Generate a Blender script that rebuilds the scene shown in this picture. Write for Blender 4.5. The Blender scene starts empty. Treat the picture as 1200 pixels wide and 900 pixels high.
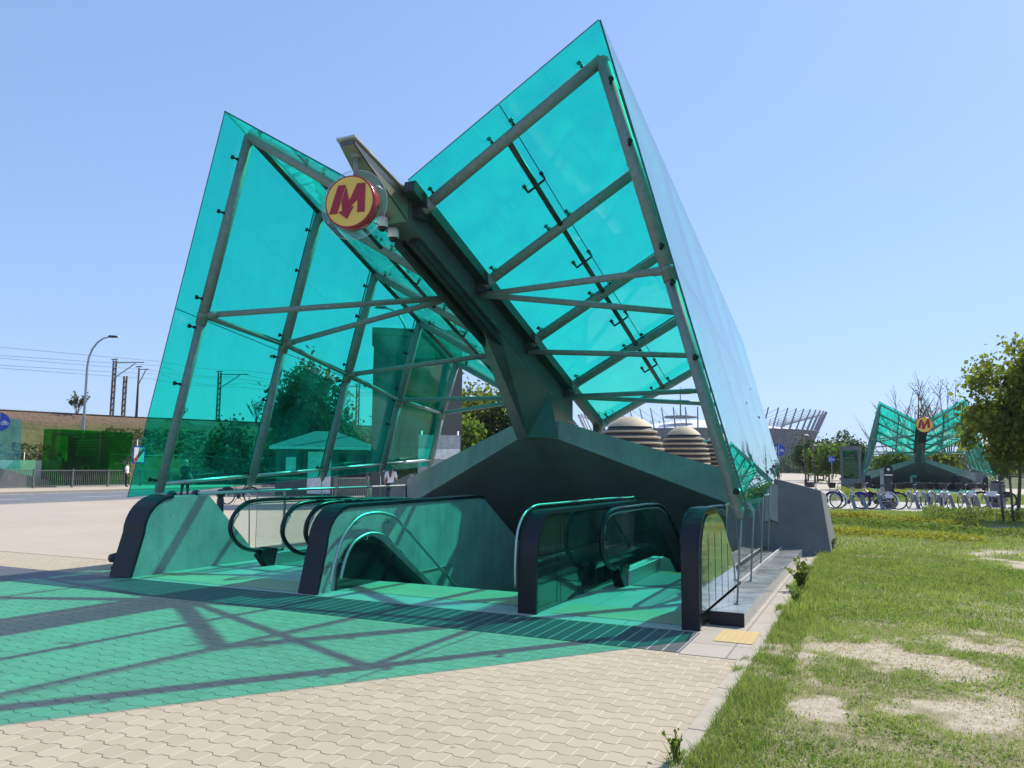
import bpy, bmesh, math, random
import numpy as np
from mathutils import Vector, Matrix
R_ = math.radians
random.seed(7); rng = np.random.default_rng(7)
S = bpy.context.scene; COL = S.collection

# ------------------------------------------------------------------ camera, sky, sun, exposure
cam = bpy.data.cameras.new('camera'); co = bpy.data.objects.new('camera', cam); COL.objects.link(co); S.camera = co
cam.sensor_width = 36.0; cam.lens = 36 * 916 / 1200; cam.clip_start = .05; cam.clip_end = 6000
yw, pt, ro = R_(24.8), R_(6.04), R_(.49)
W = Vector((-math.sin(yw) * math.cos(pt), math.cos(yw) * math.cos(pt), math.sin(pt)))
Rr = Vector((math.cos(yw), math.sin(yw), 0)); U = Rr.cross(W)
R2 = Rr * math.cos(ro) + U * math.sin(ro); U2 = -Rr * math.sin(ro) + U * math.cos(ro)
mw = Matrix((R2, U2, -W)).transposed().to_4x4(); mw.translation = (0, 0, 1.6); co.matrix_world = mw

SUN = Vector((.415, .895, 1.0)).normalized()
wd = bpy.data.worlds.new('World'); S.world = wd; wd.use_nodes = True
wn = wd.node_tree.nodes; bg = wn['Background']; sky = wn.new('ShaderNodeTexSky'); sky.sky_type = 'NISHITA'
sky.sun_disc = False; sky.sun_elevation = math.asin(SUN.z); sky.sun_rotation = math.atan2(SUN.x, SUN.y)
sky.air_density = 1.0; sky.dust_density = .35; sky.ozone_density = 2.2; sky.altitude = 0
gmm = wn.new('ShaderNodeGamma'); gmm.inputs[1].default_value = .45; wd.node_tree.links.new(sky.outputs[0], gmm.inputs[0])
tnt = wn.new('ShaderNodeMix'); tnt.data_type = 'RGBA'; tnt.blend_type = 'MULTIPLY'; tnt.inputs[0].default_value = 1; tnt.inputs[7].default_value = (1.17, 1.52, 2.16, 1)
wd.node_tree.links.new(gmm.outputs[0], tnt.inputs[6]); wd.node_tree.links.new(tnt.outputs[2], bg.inputs[0]); bg.inputs[1].default_value = .15
sl = bpy.data.lights.new('sun', 'SUN'); so = bpy.data.objects.new('sun', sl); COL.objects.link(so)
sl.energy = 4.2; sl.angle = R_(.53); sl.color = (1, .95, .87)
so.rotation_euler = SUN.to_track_quat('Z', 'Y').to_euler()
S.view_settings.view_transform = 'Standard'; S.view_settings.look = 'None'; S.view_settings.exposure = .55; S.view_settings.gamma = 1
S.render.engine = 'CYCLES'
S.cycles.transparent_max_bounces = 40; S.cycles.max_bounces = 8; S.cycles.glossy_bounces = 4; S.cycles.diffuse_bounces = 3
S.cycles.use_denoising = True; S.cycles.sample_clamp_indirect = 6

# ------------------------------------------------------------------ node helpers
class V:
    """a float socket with arithmetic"""
    def __init__(s, nt, sk): s.nt, s.sk = nt, sk
    def op(s, o, *a, cl=False):
        n = s.nt.nodes.new('ShaderNodeMath'); n.operation = o; n.use_clamp = cl
        for i, x in enumerate((s,) + a):
            if isinstance(x, V): s.nt.links.new(x.sk, n.inputs[i])
            else: n.inputs[i].default_value = x
        return V(s.nt, n.outputs[0])
    def __add__(s, o): return s.op('ADD', o)
    def __sub__(s, o): return s.op('SUBTRACT', o)
    def __mul__(s, o): return s.op('MULTIPLY', o)
    def __truediv__(s, o): return s.op('DIVIDE', o)

def newmat(name):
    m = bpy.data.materials.new(name); m.use_nodes = True; nt = m.node_tree
    for n in list(nt.nodes): nt.nodes.remove(n)
    out = nt.nodes.new('ShaderNodeOutputMaterial'); return m, nt, out
def link(nt, a, b): nt.links.new(a.sk if isinstance(a, V) else a, b)
def coords(nt, kind='Object'):
    return nt.nodes.new('ShaderNodeTexCoord').outputs[kind]
def sep(nt, vec):
    n = nt.nodes.new('ShaderNodeSeparateXYZ'); nt.links.new(vec, n.inputs[0]); return [V(nt, n.outputs[i]) for i in range(3)]
def noise(nt, vec, scale, detail=4, rough=.55):
    n = nt.nodes.new('ShaderNodeTexNoise'); n.inputs['Scale'].default_value = scale; n.inputs['Detail'].default_value = detail
    n.inputs['Roughness'].default_value = rough; nt.links.new(vec, n.inputs['Vector']); return V(nt, n.outputs[0])
def ramp(nt, fac, stops):
    n = nt.nodes.new('ShaderNodeValToRGB'); e = n.color_ramp.elements
    while len(e) < len(stops): e.new(.5)
    for k, (p, c) in zip(e, stops): k.position = p; k.color = (*c, 1)
    link(nt, fac, n.inputs[0]); return n.outputs[0]
def mixc(nt, fac, a, b, mode='MIX'):
    n = nt.nodes.new('ShaderNodeMix'); n.data_type = 'RGBA'; n.blend_type = mode
    if isinstance(fac, (int, float)): n.inputs[0].default_value = fac
    else: link(nt, fac, n.inputs[0])
    for x, i in ((a, 6), (b, 7)):
        if isinstance(x, tuple): n.inputs[i].default_value = (*x, 1)
        else: link(nt, x, n.inputs[i])
    return n.outputs[2]
def bump(nt, h, strength=.3, dist=.02):
    n = nt.nodes.new('ShaderNodeBump'); n.inputs['Strength'].default_value = strength; n.inputs['Distance'].default_value = dist
    link(nt, h, n.inputs['Height']); return n.outputs[0]
def princ(nt, out, rough=.6, metal=0, spec=.5):
    p = nt.nodes.new('ShaderNodeBsdfPrincipled'); p.inputs['Roughness'].default_value = rough; p.inputs['Metallic'].default_value = metal
    p.inputs['Specular IOR Level'].default_value = spec; nt.links.new(p.outputs[0], out.inputs[0]); return p
def sc3(c, f): return tuple(min(1, x * f) for x in c)

def mat(name, c, rough=.6, metal=0, var=.18, scale=6, bmp=0, bscale=60, spec=.5, c2=None):
    m, nt, out = newmat(name); p = princ(nt, out, rough, metal, spec); v = coords(nt)
    f = noise(nt, v, scale, 6)
    link(nt, ramp(nt, f, [(.3, sc3(c, 1 - var)), (.7, c2 or sc3(c, 1 + var))]), p.inputs['Base Color'])
    r = f.op('MULTIPLY_ADD', .25, rough - .12, cl=True); link(nt, r, p.inputs['Roughness'])
    if bmp: link(nt, bump(nt, noise(nt, v, bscale, 3), bmp), p.inputs['Normal'])
    return m

def glassmat(name, tint, dust_glow=.05, dust_glow_c=(.6, .7, .68), r0=.045, rough=.02, pw=5.0, gc=(.95, .97, .97)):
    """coloured thin glazing: tinted transmission, Schlick reflection, a dusty film whose colour also adds glow"""
    m, nt, out = newmat(name); N = nt.nodes
    t = N.new('ShaderNodeBsdfTransparent'); t.inputs[0].default_value = (*[x ** .5 for x in tint], 1)
    g = N.new('ShaderNodeBsdfGlossy'); g.inputs['Roughness'].default_value = rough; g.inputs['Color'].default_value = (*gc, 1)
    lw = N.new('ShaderNodeLayerWeight'); lw.inputs[0].default_value = .5
    f = V(nt, lw.outputs['Facing']).op('POWER', pw).op('MULTIPLY_ADD', 1 - r0, r0)
    mx = N.new('ShaderNodeMixShader'); link(nt, f, mx.inputs[0]); nt.links.new(t.outputs[0], mx.inputs[1]); nt.links.new(g.outputs[0], mx.inputs[2])
    d = N.new('ShaderNodeBsdfDiffuse'); d.inputs[0].default_value = (*dust_glow_c, 1)
    tr = N.new('ShaderNodeBsdfTranslucent'); tr.inputs[0].default_value = (*dust_glow_c, 1)
    dt = N.new('ShaderNodeMixShader'); dt.inputs[0].default_value = .65
    nt.links.new(d.outputs[0], dt.inputs[1]); nt.links.new(tr.outputs[0], dt.inputs[2])
    v = coords(nt); mp = N.new('ShaderNodeMapping'); mp.inputs['Scale'].default_value = (1.6, 1.6, .38); nt.links.new(v, mp.inputs[0])
    fac = noise(nt, mp.outputs[0], 1.6, 6, .6).op('SUBTRACT', .36).op('MULTIPLY', dust_glow * 4.6, cl=True)
    m2 = N.new('ShaderNodeMixShader'); link(nt, fac, m2.inputs[0]); nt.links.new(mx.outputs[0], m2.inputs[1]); nt.links.new(dt.outputs[0], m2.inputs[2])
    nt.links.new(m2.outputs[0], out.inputs[0]); return m

def leafmat(name, c, trans=.35):
    m, nt, out = newmat(name); N = nt.nodes
    at = N.new('ShaderNodeAttribute'); at.attribute_name = 'tone'
    f = V(nt, at.outputs['Fac'])
    colr = ramp(nt, f, [(0, sc3(c, .42)), (.55, c), (1, (min(1, c[0] * 1.9), min(1, c[1] * 1.6), c[2] * 1.2))])
    p = N.new('ShaderNodeBsdfPrincipled'); p.inputs['Roughness'].default_value = .65; p.inputs['Specular IOR Level'].default_value = .2; link(nt, colr, p.inputs['Base Color'])
    t = N.new('ShaderNodeBsdfTranslucent'); link(nt, mixc(nt, .5, colr, (c[0] * 1.6, c[1] * 1.8, c[2] * .6)), t.inputs[0])
    mx = N.new('ShaderNodeMixShader'); mx.inputs[0].default_value = trans
    nt.links.new(p.outputs[0], mx.inputs[1]); nt.links.new(t.outputs[0], mx.inputs[2]); nt.links.new(mx.outputs[0], out.inputs[0]); return m

def paver_mat():
    m, nt, out = newmat('interlocking_pavers'); p = princ(nt, out, .85, 0, .25); v = coords(nt)
    x, y, z = sep(nt, v)
    px, py = .172, .143
    warp = noise(nt, v, 1.1, 3)
    tri = (x / (px / 2)).op('PINGPONG', 1.0)                       # 0..1..0 over one paver
    zz = (tri - .5).op('MULTIPLY', 3.2).op('MAXIMUM', -.5).op('MINIMUM', .5)
    yy = (y + zz * .027 + warp * .012) / py
    row = yy.op('FLOOR'); fy = yy - row
    par = row.op('MODULO', 2.0).op('ABSOLUTE')
    xx = (x + warp * .012) / px + par * .5 + .25
    cl = xx.op('FLOOR'); fx = xx - cl
    dy = (fy - .5).op('ABSOLUTE'); dx = (fx - .5).op('ABSOLUTE')
    jy = (dy - .455).op('MULTIPLY', 36.0, cl=True); jx = (dx - .470).op('MULTIPLY', 45.0, cl=True); jy = jy * noise(nt, v, 7, 4).op('MULTIPLY_ADD', 2.2, -.35, cl=True)
    cmb = nt.nodes.new('ShaderNodeCombineXYZ'); link(nt, row, cmb.inputs[0]); link(nt, cl, cmb.inputs[1])
    wn_ = nt.nodes.new('ShaderNodeTexWhiteNoise'); nt.links.new(cmb.outputs[0], wn_.inputs[0]); rnd = V(nt, wn_.outputs[0])
    base = ramp(nt, rnd, [(0, (.385, .318, .222)), (.5, (.415, .342, .24)), (1, (.445, .37, .262))])
    big = noise(nt, v, .35, 6); fine = noise(nt, v, 90, 3)
    base = mixc(nt, big.op('MULTIPLY_ADD', 1.6, -.55, cl=True), base, (.455, .388, .285), 'MIX')
    base = mixc(nt, (fine - .35).op('MULTIPLY', .35, cl=True), base, (.36, .29, .22))
    vo = nt.nodes.new('ShaderNodeTexVoronoi'); vo.inputs['Scale'].default_value = 1.9; nt.links.new(v, vo.inputs['Vector'])
    base = mixc(nt, V(nt, vo.outputs['Distance']).op('LESS_THAN', .035) * .55, base, (.12, .10, .085))
    base = mixc(nt, noise(nt, v, 1.3, 8, .72).op('MULTIPLY_ADD', 3.0, -1.55, cl=True) * .4, base, (.30, .25, .185))
    stain = noise(nt, v, 2.2, 6, .7).op('GREATER_THAN', .68) * .12
    base = mixc(nt, stain, base, (.28, .24, .2))
    base = mixc(nt, jx * .8, base, (.64, .57, .45))
    base = mixc(nt, jy * .8, base, (.10, .08, .06))
    link(nt, base, p.inputs['Base Color'])
    h = (jy * -.9) + jx * -.25 + fine * .12 + rnd * .25
    link(nt, bump(nt, h, .55, .012), p.inputs['Normal']); return m

def tile_mat(name, c, tx, ty, joint=.012, jc=None, var=.1, rough=.6, fine=.3):
    m, nt, out = newmat(name); p = princ(nt, out, rough, 0, .4); v = coords(nt); x, y, z = sep(nt, v)
    ax = x / tx; ay = y / ty; rx = ax.op('FLOOR'); ry = ay.op('FLOOR')
    jx = ((ax - rx - .5).op('ABSOLUTE')).op('GREATER_THAN', .5 - joint / tx); jy = ((ay - ry - .5).op('ABSOLUTE')).op('GREATER_THAN', .5 - joint / ty)
    j = jx.op('MAXIMUM', jy)
    cmb = nt.nodes.new('ShaderNodeCombineXYZ'); link(nt, rx, cmb.inputs[0]); link(nt, ry, cmb.inputs[1])
    w = nt.nodes.new('ShaderNodeTexWhiteNoise'); nt.links.new(cmb.outputs[0], w.inputs[0])
    b = ramp(nt, V(nt, w.outputs[0]), [(0, sc3(c, 1 - var)), (1, sc3(c, 1 + var))])
    b = mixc(nt, noise(nt, v, 3, 6).op('MULTIPLY_ADD', 1.2, -.4, cl=True), b, sc3(c, .8))
    b = mixc(nt, noise(nt, v, 120, 2) * fine, b, sc3(c, .6)); b = mixc(nt, noise(nt, v, .22, 7, .65).op('MULTIPLY_ADD', 2.6, -1.15, cl=True) * .5, b, sc3(c, .72))
    b = mixc(nt, j, b, jc or sc3(c, .5)); link(nt, b, p.inputs['Base Color'])
    link(nt, bump(nt, j * -1.0, .4, .006), p.inputs['Normal']); return m

# ------------------------------------------------------------------ mesh helpers
class MB:
    def __init__(s): s.v = []; s.f = []; s.m = []; s.s = []
    def add(s, vs, fs, mi=0, smooth=False):
        o = len(s.v); s.v += [tuple(x) for x in vs]
        for f in fs: s.f.append(tuple(o + i for i in f)); s.m.append(mi); s.s.append(smooth)
        return s
    def poly(s, vs, mi=0): return s.add(vs, [tuple(range(len(vs)))], mi)
    def box(s, lo, hi, mi=0):
        x0, y0, z0 = lo; x1, y1, z1 = hi
        return s.add([(x0,y0,z0),(x1,y0,z0),(x1,y1,z0),(x0,y1,z0),(x0,y0,z1),(x1,y0,z1),(x1,y1,z1),(x0,y1,z1)],
                     [(3,2,1,0),(4,5,6,7),(0,1,5,4),(1,2,6,5),(2,3,7,6),(3,0,4,7)], mi)
    def hexa(s, a, b, mi=0):      # two quads, bottom a and top b
        return s.add(list(a) + list(b), [(3,2,1,0),(4,5,6,7),(0,1,5,4),(1,2,6,5),(2,3,7,6),(3,0,4,7)], mi)
    def prism(s, poly, ext, mi=0, side_mi=None):
        n = len(poly); e = Vector(ext); a = [Vector(p) for p in poly]; b = [p + e for p in a]
        s.add(a + b, [tuple(range(n - 1, -1, -1)), tuple(range(n, 2 * n))], mi)
        for i in range(n):
            j = (i + 1) % n; s.add([a[i], a[j], b[j], b[i]], [(0, 1, 2, 3)], mi if side_mi is None else side_mi)
        return s
    def tube(s, pts, r, n=10, mi=0, cap=True, closed=False):
        P = [Vector(p) for p in pts]; k = len(P); rs = r if isinstance(r, (list, tuple)) else [r] * k
        vs = []; prev = None
        for i, p in enumerate(P):
            if closed: t = P[(i + 1) % k] - P[i - 1]
            else: t = P[min(i + 1, k - 1)] - P[max(i - 1, 0)]
            t.normalize()
            if prev is None:
                a = Vector((0, 0, 1)) if abs(t.z) < .9 else Vector((1, 0, 0)); u = t.cross(a).normalized()
            else: u = (prev - t * prev.dot(t)).normalized()
            prev = u; w = t.cross(u)
            for j in range(n):
                an = 2 * math.pi * j / n; vs.append(p + (u * math.cos(an) + w * math.sin(an)) * rs[i])
        fs = []
        for i in range(k if closed else k - 1):
            i2 = (i + 1) % k
            for j in range(n): fs.append((i * n + j, i * n + (j + 1) % n, i2 * n + (j + 1) % n, i2 * n + j))
        s.add(vs, fs, mi, True)
        if cap and not closed: s.add(vs[:n], [tuple(range(n - 1, -1, -1))], mi); s.add(vs[-n:], [tuple(range(n))], mi)
        return s
    def bar(s, a, b, w, h, up=(0, 0, 1), mi=0):     # rectangular bar, w sideways, h along up
        a, b = Vector(a), Vector(b); t = (b - a).normalized(); sd = t.cross(Vector(up)).normalized(); u = sd.cross(t)
        q = lambda p: [p - sd*w/2 - u*h/2, p + sd*w/2 - u*h/2, p + sd*w/2 + u*h/2, p - sd*w/2 + u*h/2]
        return s.hexa(q(a), q(b), mi)
    def lathe(s, c, prof, n=20, mi=0, axis='z', smooth=True):
        c = Vector(c); vs = []
        for r, h in prof:
            for j in range(n):
                an = 2 * math.pi * j / n; a, b = r * math.cos(an), r * math.sin(an)
                vs.append(c + (Vector((a, b, h)) if axis == 'z' else Vector((a, h, b)) if axis == 'y' else Vector((h, a, b))))
        fs = [(i*n+j, i*n+(j+1) % n, (i+1)*n+(j+1) % n, (i+1)*n+j) for i in range(len(prof)-1) for j in range(n)]
        return s.add(vs, fs, mi, smooth)
    def ball(s, c, r, mi=0, n=10, sq=(1, 1, 1)):
        c = Vector(c); pr = [(max(1e-4, math.sin(math.pi*i/6)), -math.cos(math.pi*i/6)) for i in range(7)]
        vs = [c + Vector((a*math.cos(2*math.pi*j/n)*r*sq[0], a*math.sin(2*math.pi*j/n)*r*sq[1], h*r*sq[2])) for a, h in pr for j in range(n)]
        return s.add(vs, [(i*n+j, i*n+(j+1) % n, (i+1)*n+(j+1) % n, (i+1)*n+j) for i in range(6) for j in range(n)], mi, True)
    def build(s, name, mats, parent=None, org=None, fix=True):
        me = bpy.data.meshes.new(name)
        root = parent
        while root is not None and root.parent is not None: root = root.parent
        o3 = Vector(org) if org is not None else (root.location.copy() if root is not None else Vector((0, 0, 0)))
        me.from_pydata([Vector(v) - o3 for v in s.v], [], s.f)
        for m in (mats if isinstance(mats, (list, tuple)) else [mats]): me.materials.append(m)
        me.polygons.foreach_set('material_index', s.m); me.polygons.foreach_set('use_smooth', s.s)
        if fix:
            b = bmesh.new(); b.from_mesh(me); bmesh.ops.remove_doubles(b, verts=b.verts, dist=1e-5)
            bmesh.ops.recalc_face_normals(b, faces=b.faces); b.to_mesh(me); b.free()
        me.update(); o = bpy.data.objects.new(name, me); COL.objects.link(o)
        if parent is not None: o.parent = parent
        elif org is not None: o.location = o3
        return o
def bevel(o, w=.01, seg=2):
    md = o.modifiers.new('bevel', 'BEVEL'); md.width = w; md.segments = seg; md.limit_method = 'ANGLE'; md.angle_limit = R_(40); return o
def tag(o, label=None, cat=None, group=None, kind=None):
    for k, v in (('label', label), ('category', cat), ('group', group), ('kind', kind)):
        if v: o[k] = v
    return o
def empty(name, loc, label, cat, group=None):
    o = bpy.data.objects.new(name, None); o.empty_display_size = .2; COL.objects.link(o); o.location = loc; return tag(o, label, cat, group)
KIDS = {}
def copy_tree(o, parent=None, delta=(0, 0, 0), label=None, group=None, skip=()):
    c = o.copy(); COL.objects.link(c)
    if parent is not None: c.parent = parent
    else: c.location = o.location + Vector(delta)
    if label: c['label'] = label
    if group: c['group'] = group
    for ch in list(o.children):
        if ch.name.split('.')[0] not in skip: copy_tree(ch, c, skip=skip)
    return c
def struct(o): o['kind'] = 'structure'; return o
def arc(cy, cz, r, a0, a1, n=8, rz=None):     # points in (y, z)
    return [(cy + r*math.cos(R_(a0+(a1-a0)*i/n)), cz + (rz or r)*math.sin(R_(a0+(a1-a0)*i/n))) for i in range(n+1)]

# ------------------------------------------------------------------ materials
TEAL = (.045, .86, .60)
m_teal = glassmat('teal_glass', TEAL, .08, (.05, .92, .74), .035, .01, 4.6)  # dusty film coloured teal so the panes glow brighter in view
m_teal_out = glassmat('teal_glass_coated_face', TEAL, .02, (.05, .92, .72), .03, .008, 3.5, (.91, 1, .95))
m_tealedge = mat('glass_edge', (.01, .10, .085), .2)
m_clear = glassmat('clear_glass', (.86, .95, .92), .02, (.6, .7, .68))
m_clearedge = mat('clear_edge', (.12, .3, .26), .2)
m_darkgl = mat('dark_cladding_glass', (.018, .03, .03), .06, 0, .3, 3, spec=.8)
m_green = glassmat('green_glass', (.04, .62, .07), .035, (.03, .3, .06))
m_steel = mat('grey_tube_paint', (.235, .268, .264), .6, .1, .16, 14, spec=.25)
m_dark = mat('dark_steel', (.04, .05, .048), .42, .35, .25, 5)
m_spine = mat('painted_spine_steel', (.10, .12, .115), .45, .2, .2, 3)
m_rod = mat('black_fitting', (.025, .027, .027), .35, .6)
m_inox = mat('brushed_inox', (.50, .52, .52), .42, .9, .12, 30)
m_nosing = mat('black_granite', (.012, .014, .020), .42, 0, .35, 90, spec=.35)
m_conc = mat('cast_concrete', (.36, .37, .35), .8, 0, .2, 1.8, .25, 26)
def weather(m, pits=True):
    nt = m.node_tree; p = [n for n in nt.nodes if n.type == 'BSDF_PRINCIPLED'][0]; src = p.inputs['Base Color'].links[0].from_socket; v = coords(nt); c = src
    if pits:
        vo = nt.nodes.new('ShaderNodeTexVoronoi'); vo.inputs['Scale'].default_value = 11; nt.links.new(v, vo.inputs['Vector'])
        d = V(nt, vo.outputs['Distance']).op('LESS_THAN', .13); k = noise(nt, v, 5, 2).op('GREATER_THAN', .5); c = mixc(nt, d*k*.6, c, (.08, .085, .08))
    mp = nt.nodes.new('ShaderNodeMapping'); mp.inputs['Scale'].default_value = (5, 5, .5); nt.links.new(v, mp.inputs[0])
    c = mixc(nt, noise(nt, mp.outputs[0], 1.4, 6, .65).op('MULTIPLY_ADD', 1.6, -.75, cl=True)*.55, c, (.10, .105, .10)); nt.links.new(c, p.inputs['Base Color'])
weather(m_conc)
m_conc_d = mat('grey_cast_concrete', (.145, .155, .155), .82, 0, .22, 1.6, .2, 20)
m_portal = mat('portal_concrete', (.30, .32, .30), .85, 0, .2, 1.4, .2, 30)
weather(m_portal); weather(m_conc_d)
m_soffit = mat('soffit_panel', (.16, .175, .17), .7, 0, .2, 1.1)
m_pit = mat('pit_lining', (.10, .105, .105), .8)
m_rubber = mat('handrail_rubber', (.012, .012, .013), .3, 0, .2, 10)
m_plinth = mat('polished_granite', (.27, .28, .275), .18, 0, .35, 4, spec=.7)
m_white = mat('white_paint', (.75, .76, .75), .5)
m_black = mat('black_plastic', (.02, .02, .022), .4)
m_red = mat('sign_red', (.36, .008, .03), .35, 0, .06)
m_yel = mat('sign_yellow', (.86, .56, .10), .4, 0, .04)
m_pink = mat('sign_rim_red', (.42, .03, .05), .2, 0, .1)
m_blue = mat('sign_blue', (.01, .06, .38), .35)
m_pole = mat('lamp_pole_grey', (.34, .36, .38), .45, .5)
m_rust = mat('rusty_mast', (.10, .065, .05), .8, 0, .3)
m_pav = paver_mat()
m_slab = tile_mat('concrete_slab', (.42, .365, .295), 1.2, .62, .008, var=.06, rough=.8)
m_floor = tile_mat('hall_floor', (.52, .52, .48), .6, .6, .006, var=.05, rough=.45, fine=.2)
m_tact = tile_mat('tactile_slab', (.55, .41, .21), .06, .06, .012, (.50, .33, .12), .08, .75)
m_grate = tile_mat('entrance_grating', (.075, .08, .085), .135, 40, .007, (.30, .31, .31), .15, .55)
m_cobble = tile_mat('light_setts', (.50, .46, .40), .2, .1, .008, var=.1, rough=.85)
m_asph = mat('asphalt', (.15, .155, .165), .85, 0, .12, .8, .1, 120)
m_kerb = mat('kerb_stone', (.38, .33, .255), .85, 0, .12, 4)
m_plaza2 = tile_mat('plaza_slabs', (.49, .405, .31), 2.4, 2.4, .012, (.47, .4, .33), .05, .85)

# ------------------------------------------------------------------ ground, paving, road
PX0, PX1, PY0, PY1 = -9.56, -1.8, 9.35, 24.0
g = MB()
B = 3500
for a in ((-B, -B, B, PY0), (-B, PY1, B, B), (-B, PY0, PX0, PY1), (PX1, PY0, B, PY1)):
    g.poly([(a[0], a[1], -.16), (a[2], a[1], -.16), (a[2], a[3], -.16), (a[0], a[3], -.16)])
m, nt, out = newmat('field'); p = princ(nt, out, .95, 0, .1); v = coords(nt)
link(nt, ramp(nt, noise(nt, v, .08, 8), [(.35, (.055, .085, .025)), (.6, (.12, .14, .05)), (.75, (.2, .17, .1))]), p.inputs['Base Color'])
struct(g.build('ground', m))
pz = MB()   # plaza with the stair opening left out
def rect(mb, x0, y0, x1, y1, z, mi=0): mb.poly([(x0,y0,z),(x1,y0,z),(x1,y1,z),(x0,y1,z)], mi)
XR = -1.105
rect(pz, -30, -25, XR, 7.95, 0); rect(pz, -30, 7.95, -9.95, 60, 0); rect(pz, -9.95, 24, -2.0, 60, 0)
o = struct(pz.build('plaza_paving', m_pav))
pz = MB(); rect(pz, -30, 9.2, -10.9, 300, .004); rect(pz, -10.9, 26, -2.4, 300, .004); rect(pz, -2.4, 59, 13, 84, .004)
struct(pz.build('plaza_slabs', m_plaza2))
fl = MB()
rect(fl, -9.95, 7.95, -6.33, 11.6, 0); rect(fl, -6.33, 7.95, -3.62, 9.35, 0); rect(fl, -3.62, 7.95, -1.6, 11.9, 0)
struct(fl.build('entrance_floor', m_floor))
bd = MB(); rect(bd, -16, 6.98, -1.6, 7.9, .004); struct(bd.build('drain_grating_strip', m_grate))
tc = MB(); rect(tc, -9.5, 8.05, -6.65, 8.75, .004); rect(tc, -6.2, 8.45, -3.7, 9.3, .004); rect(tc, -3.3, 8.2, -1.85, 8.9, .004)
m_tact2 = tile_mat('tactile_floor', (.56, .50, .33), .06, .06, .012, (.46, .41, .27), .08, .6)
struct(tc.build('tactile_floor_strip', m_tact2))
sb = MB(); rect(sb, -1.6, 6.95, -1.06, 16.1, .004); rect(sb, -1.8, 8.0, -1.6, 16.3, .004)
struct(sb.build('slab_path', m_slab))
tw = MB(); rect(tw, -1.42, 7.58, -1.07, 8.16, .009); struct(tw.build('tactile_paving', m_tact))
kb = MB()
y = -4.0
while y < 16.0:
    kb.box((-1.06 if y > 6.9 else -1.10, y, -.1), (-.985, y + .99, .012)); y += 1.0
struct(bevel(kb.build('kerb', m_kerb), .006))
rd = MB(); rect(rd, -42, -60, -30.2, 400, -.10); struct(rd.build('road', m_asph))
rd = MB(); rd.box((-30.2, -60, -.16), (-30, 400, .012)); rd.box((-42.2, -60, -.16), (-42, 400, .03)); struct(rd.build('road_kerb', m_kerb))
ln = MB()
for i in range(60): rect(ln, -36.2, -20 + i*5.2, -36.05, -17.6 + i*5.2, -.096)
rect(ln, -41.6, -60, -41.45, 300, -.096)
struct(ln.build('road_marking', m_white))
fp = MB(); rect(fp, -53, -60, -42.2, 400, .02); struct(fp.build('far_pavement', m_plaza2))
bp = MB(); rect(bp, -2.4, 34.0, 16, 44, .006); struct(bp.build('bicycle_stand_paving', m_cobble))

# grass field with bare earth (mask shared by the soil colour and the blades)
def vnoise(x, y, s, seed):
    r = np.random.default_rng(seed); T = r.random((64, 64)); fx, fy = x*s, y*s
    ix, iy = np.floor(fx).astype(int), np.floor(fy).astype(int); tx, ty = fx-ix, fy-iy; tx = tx*tx*(3-2*tx); ty = ty*ty*(3-2*ty)
    q = lambda a, b: T[a % 64, b % 64]
    return (q(ix,iy)*(1-tx)+q(ix+1,iy)*tx)*(1-ty)+(q(ix,iy+1)*(1-tx)+q(ix+1,iy+1)*tx)*ty
def bare(x, y):
    b = np.zeros_like(x); x0_, y0_ = x, y
    x = x+.55*(vnoise(x0_, y0_, 1.7, 71)-.5)+.28*(vnoise(x0_, y0_, 5.3, 72)-.5); y = y+.9*(vnoise(x0_, y0_, 1.5, 73)-.5)+.4*(vnoise(x0_, y0_, 4.9, 74)-.5)
    for cx, cy, rx, ry, a in ((.0, 7.6, .85, .8, 1.15), (-.5, 6.1, .32, .4, .9), (.5, 6.3, .4, .35, .6), (1.1, 8.6, .9, .7, .85), (1.7, 5.0, .5, .3, .55), (.9, 5.4, .3, .25, .6), (1.9, 7.0, .8, .5, .5),
                           (4.2, 24.5, 2.2, 1.5, 1), (2.4, 17, .9, 1.6, .75), (1.3, 10.8, .6, .8, .45), (2.6, 11.5, 1.1, 1.1, .5), (4.8, 15, 1.5, 2, .5)):
        b = np.maximum(b, a*np.exp(-(((x-cx)/rx)**2+((y-cy)/ry)**2)**1.3))
    x, y = x0_, y0_
    n = .42*vnoise(x, y, 1.3, 3)+.34*vnoise(x, y, 4.5, 4)+.24*vnoise(x, y, 13, 5)
    return np.clip(b*.8+(n-.45)*2.3*(.42+.8*b), 0, 1)
def grid_patch(name, x0, x1, y0, y1, st, material):
    xs = np.arange(x0, x1+1e-6, st); ys = np.arange(y0, y1+1e-6, st); X, Y = np.meshgrid(xs, ys); nx, ny = len(xs), len(ys)
    Z = .02*(vnoise(X, Y, .7, 8)-.5)+.012*(vnoise(X, Y, 3, 9)-.5)+.006
    me = bpy.data.meshes.new(name); v = np.stack([X, Y, Z], -1).reshape(-1, 3)
    i = np.arange((ny-1)*(nx-1)); a = (i//(nx-1))*nx+i % (nx-1); f = np.stack([a, a+1, a+nx+1, a+nx], 1)
    me.from_pydata(v.tolist(), [], f.tolist()); me.materials.append(material)
    at = me.attributes.new('bare', 'FLOAT', 'POINT'); at.data.foreach_set('value', bare(v[:, 0], v[:, 1]).astype(np.float32))
    o = bpy.data.objects.new(name, me); COL.objects.link(o); return struct(o)
m, nt, out = newmat('lawn_soil'); p = princ(nt, out, .95, 0, .1); v = coords(nt)
at = nt.nodes.new('ShaderNodeAttribute'); at.attribute_name = 'bare'; f = V(nt, at.outputs['Fac'])
soil = ramp(nt, noise(nt, v, 14, 8, .7), [(.3, (.33, .27, .19)), (.7, (.56, .49, .385))])
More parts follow.
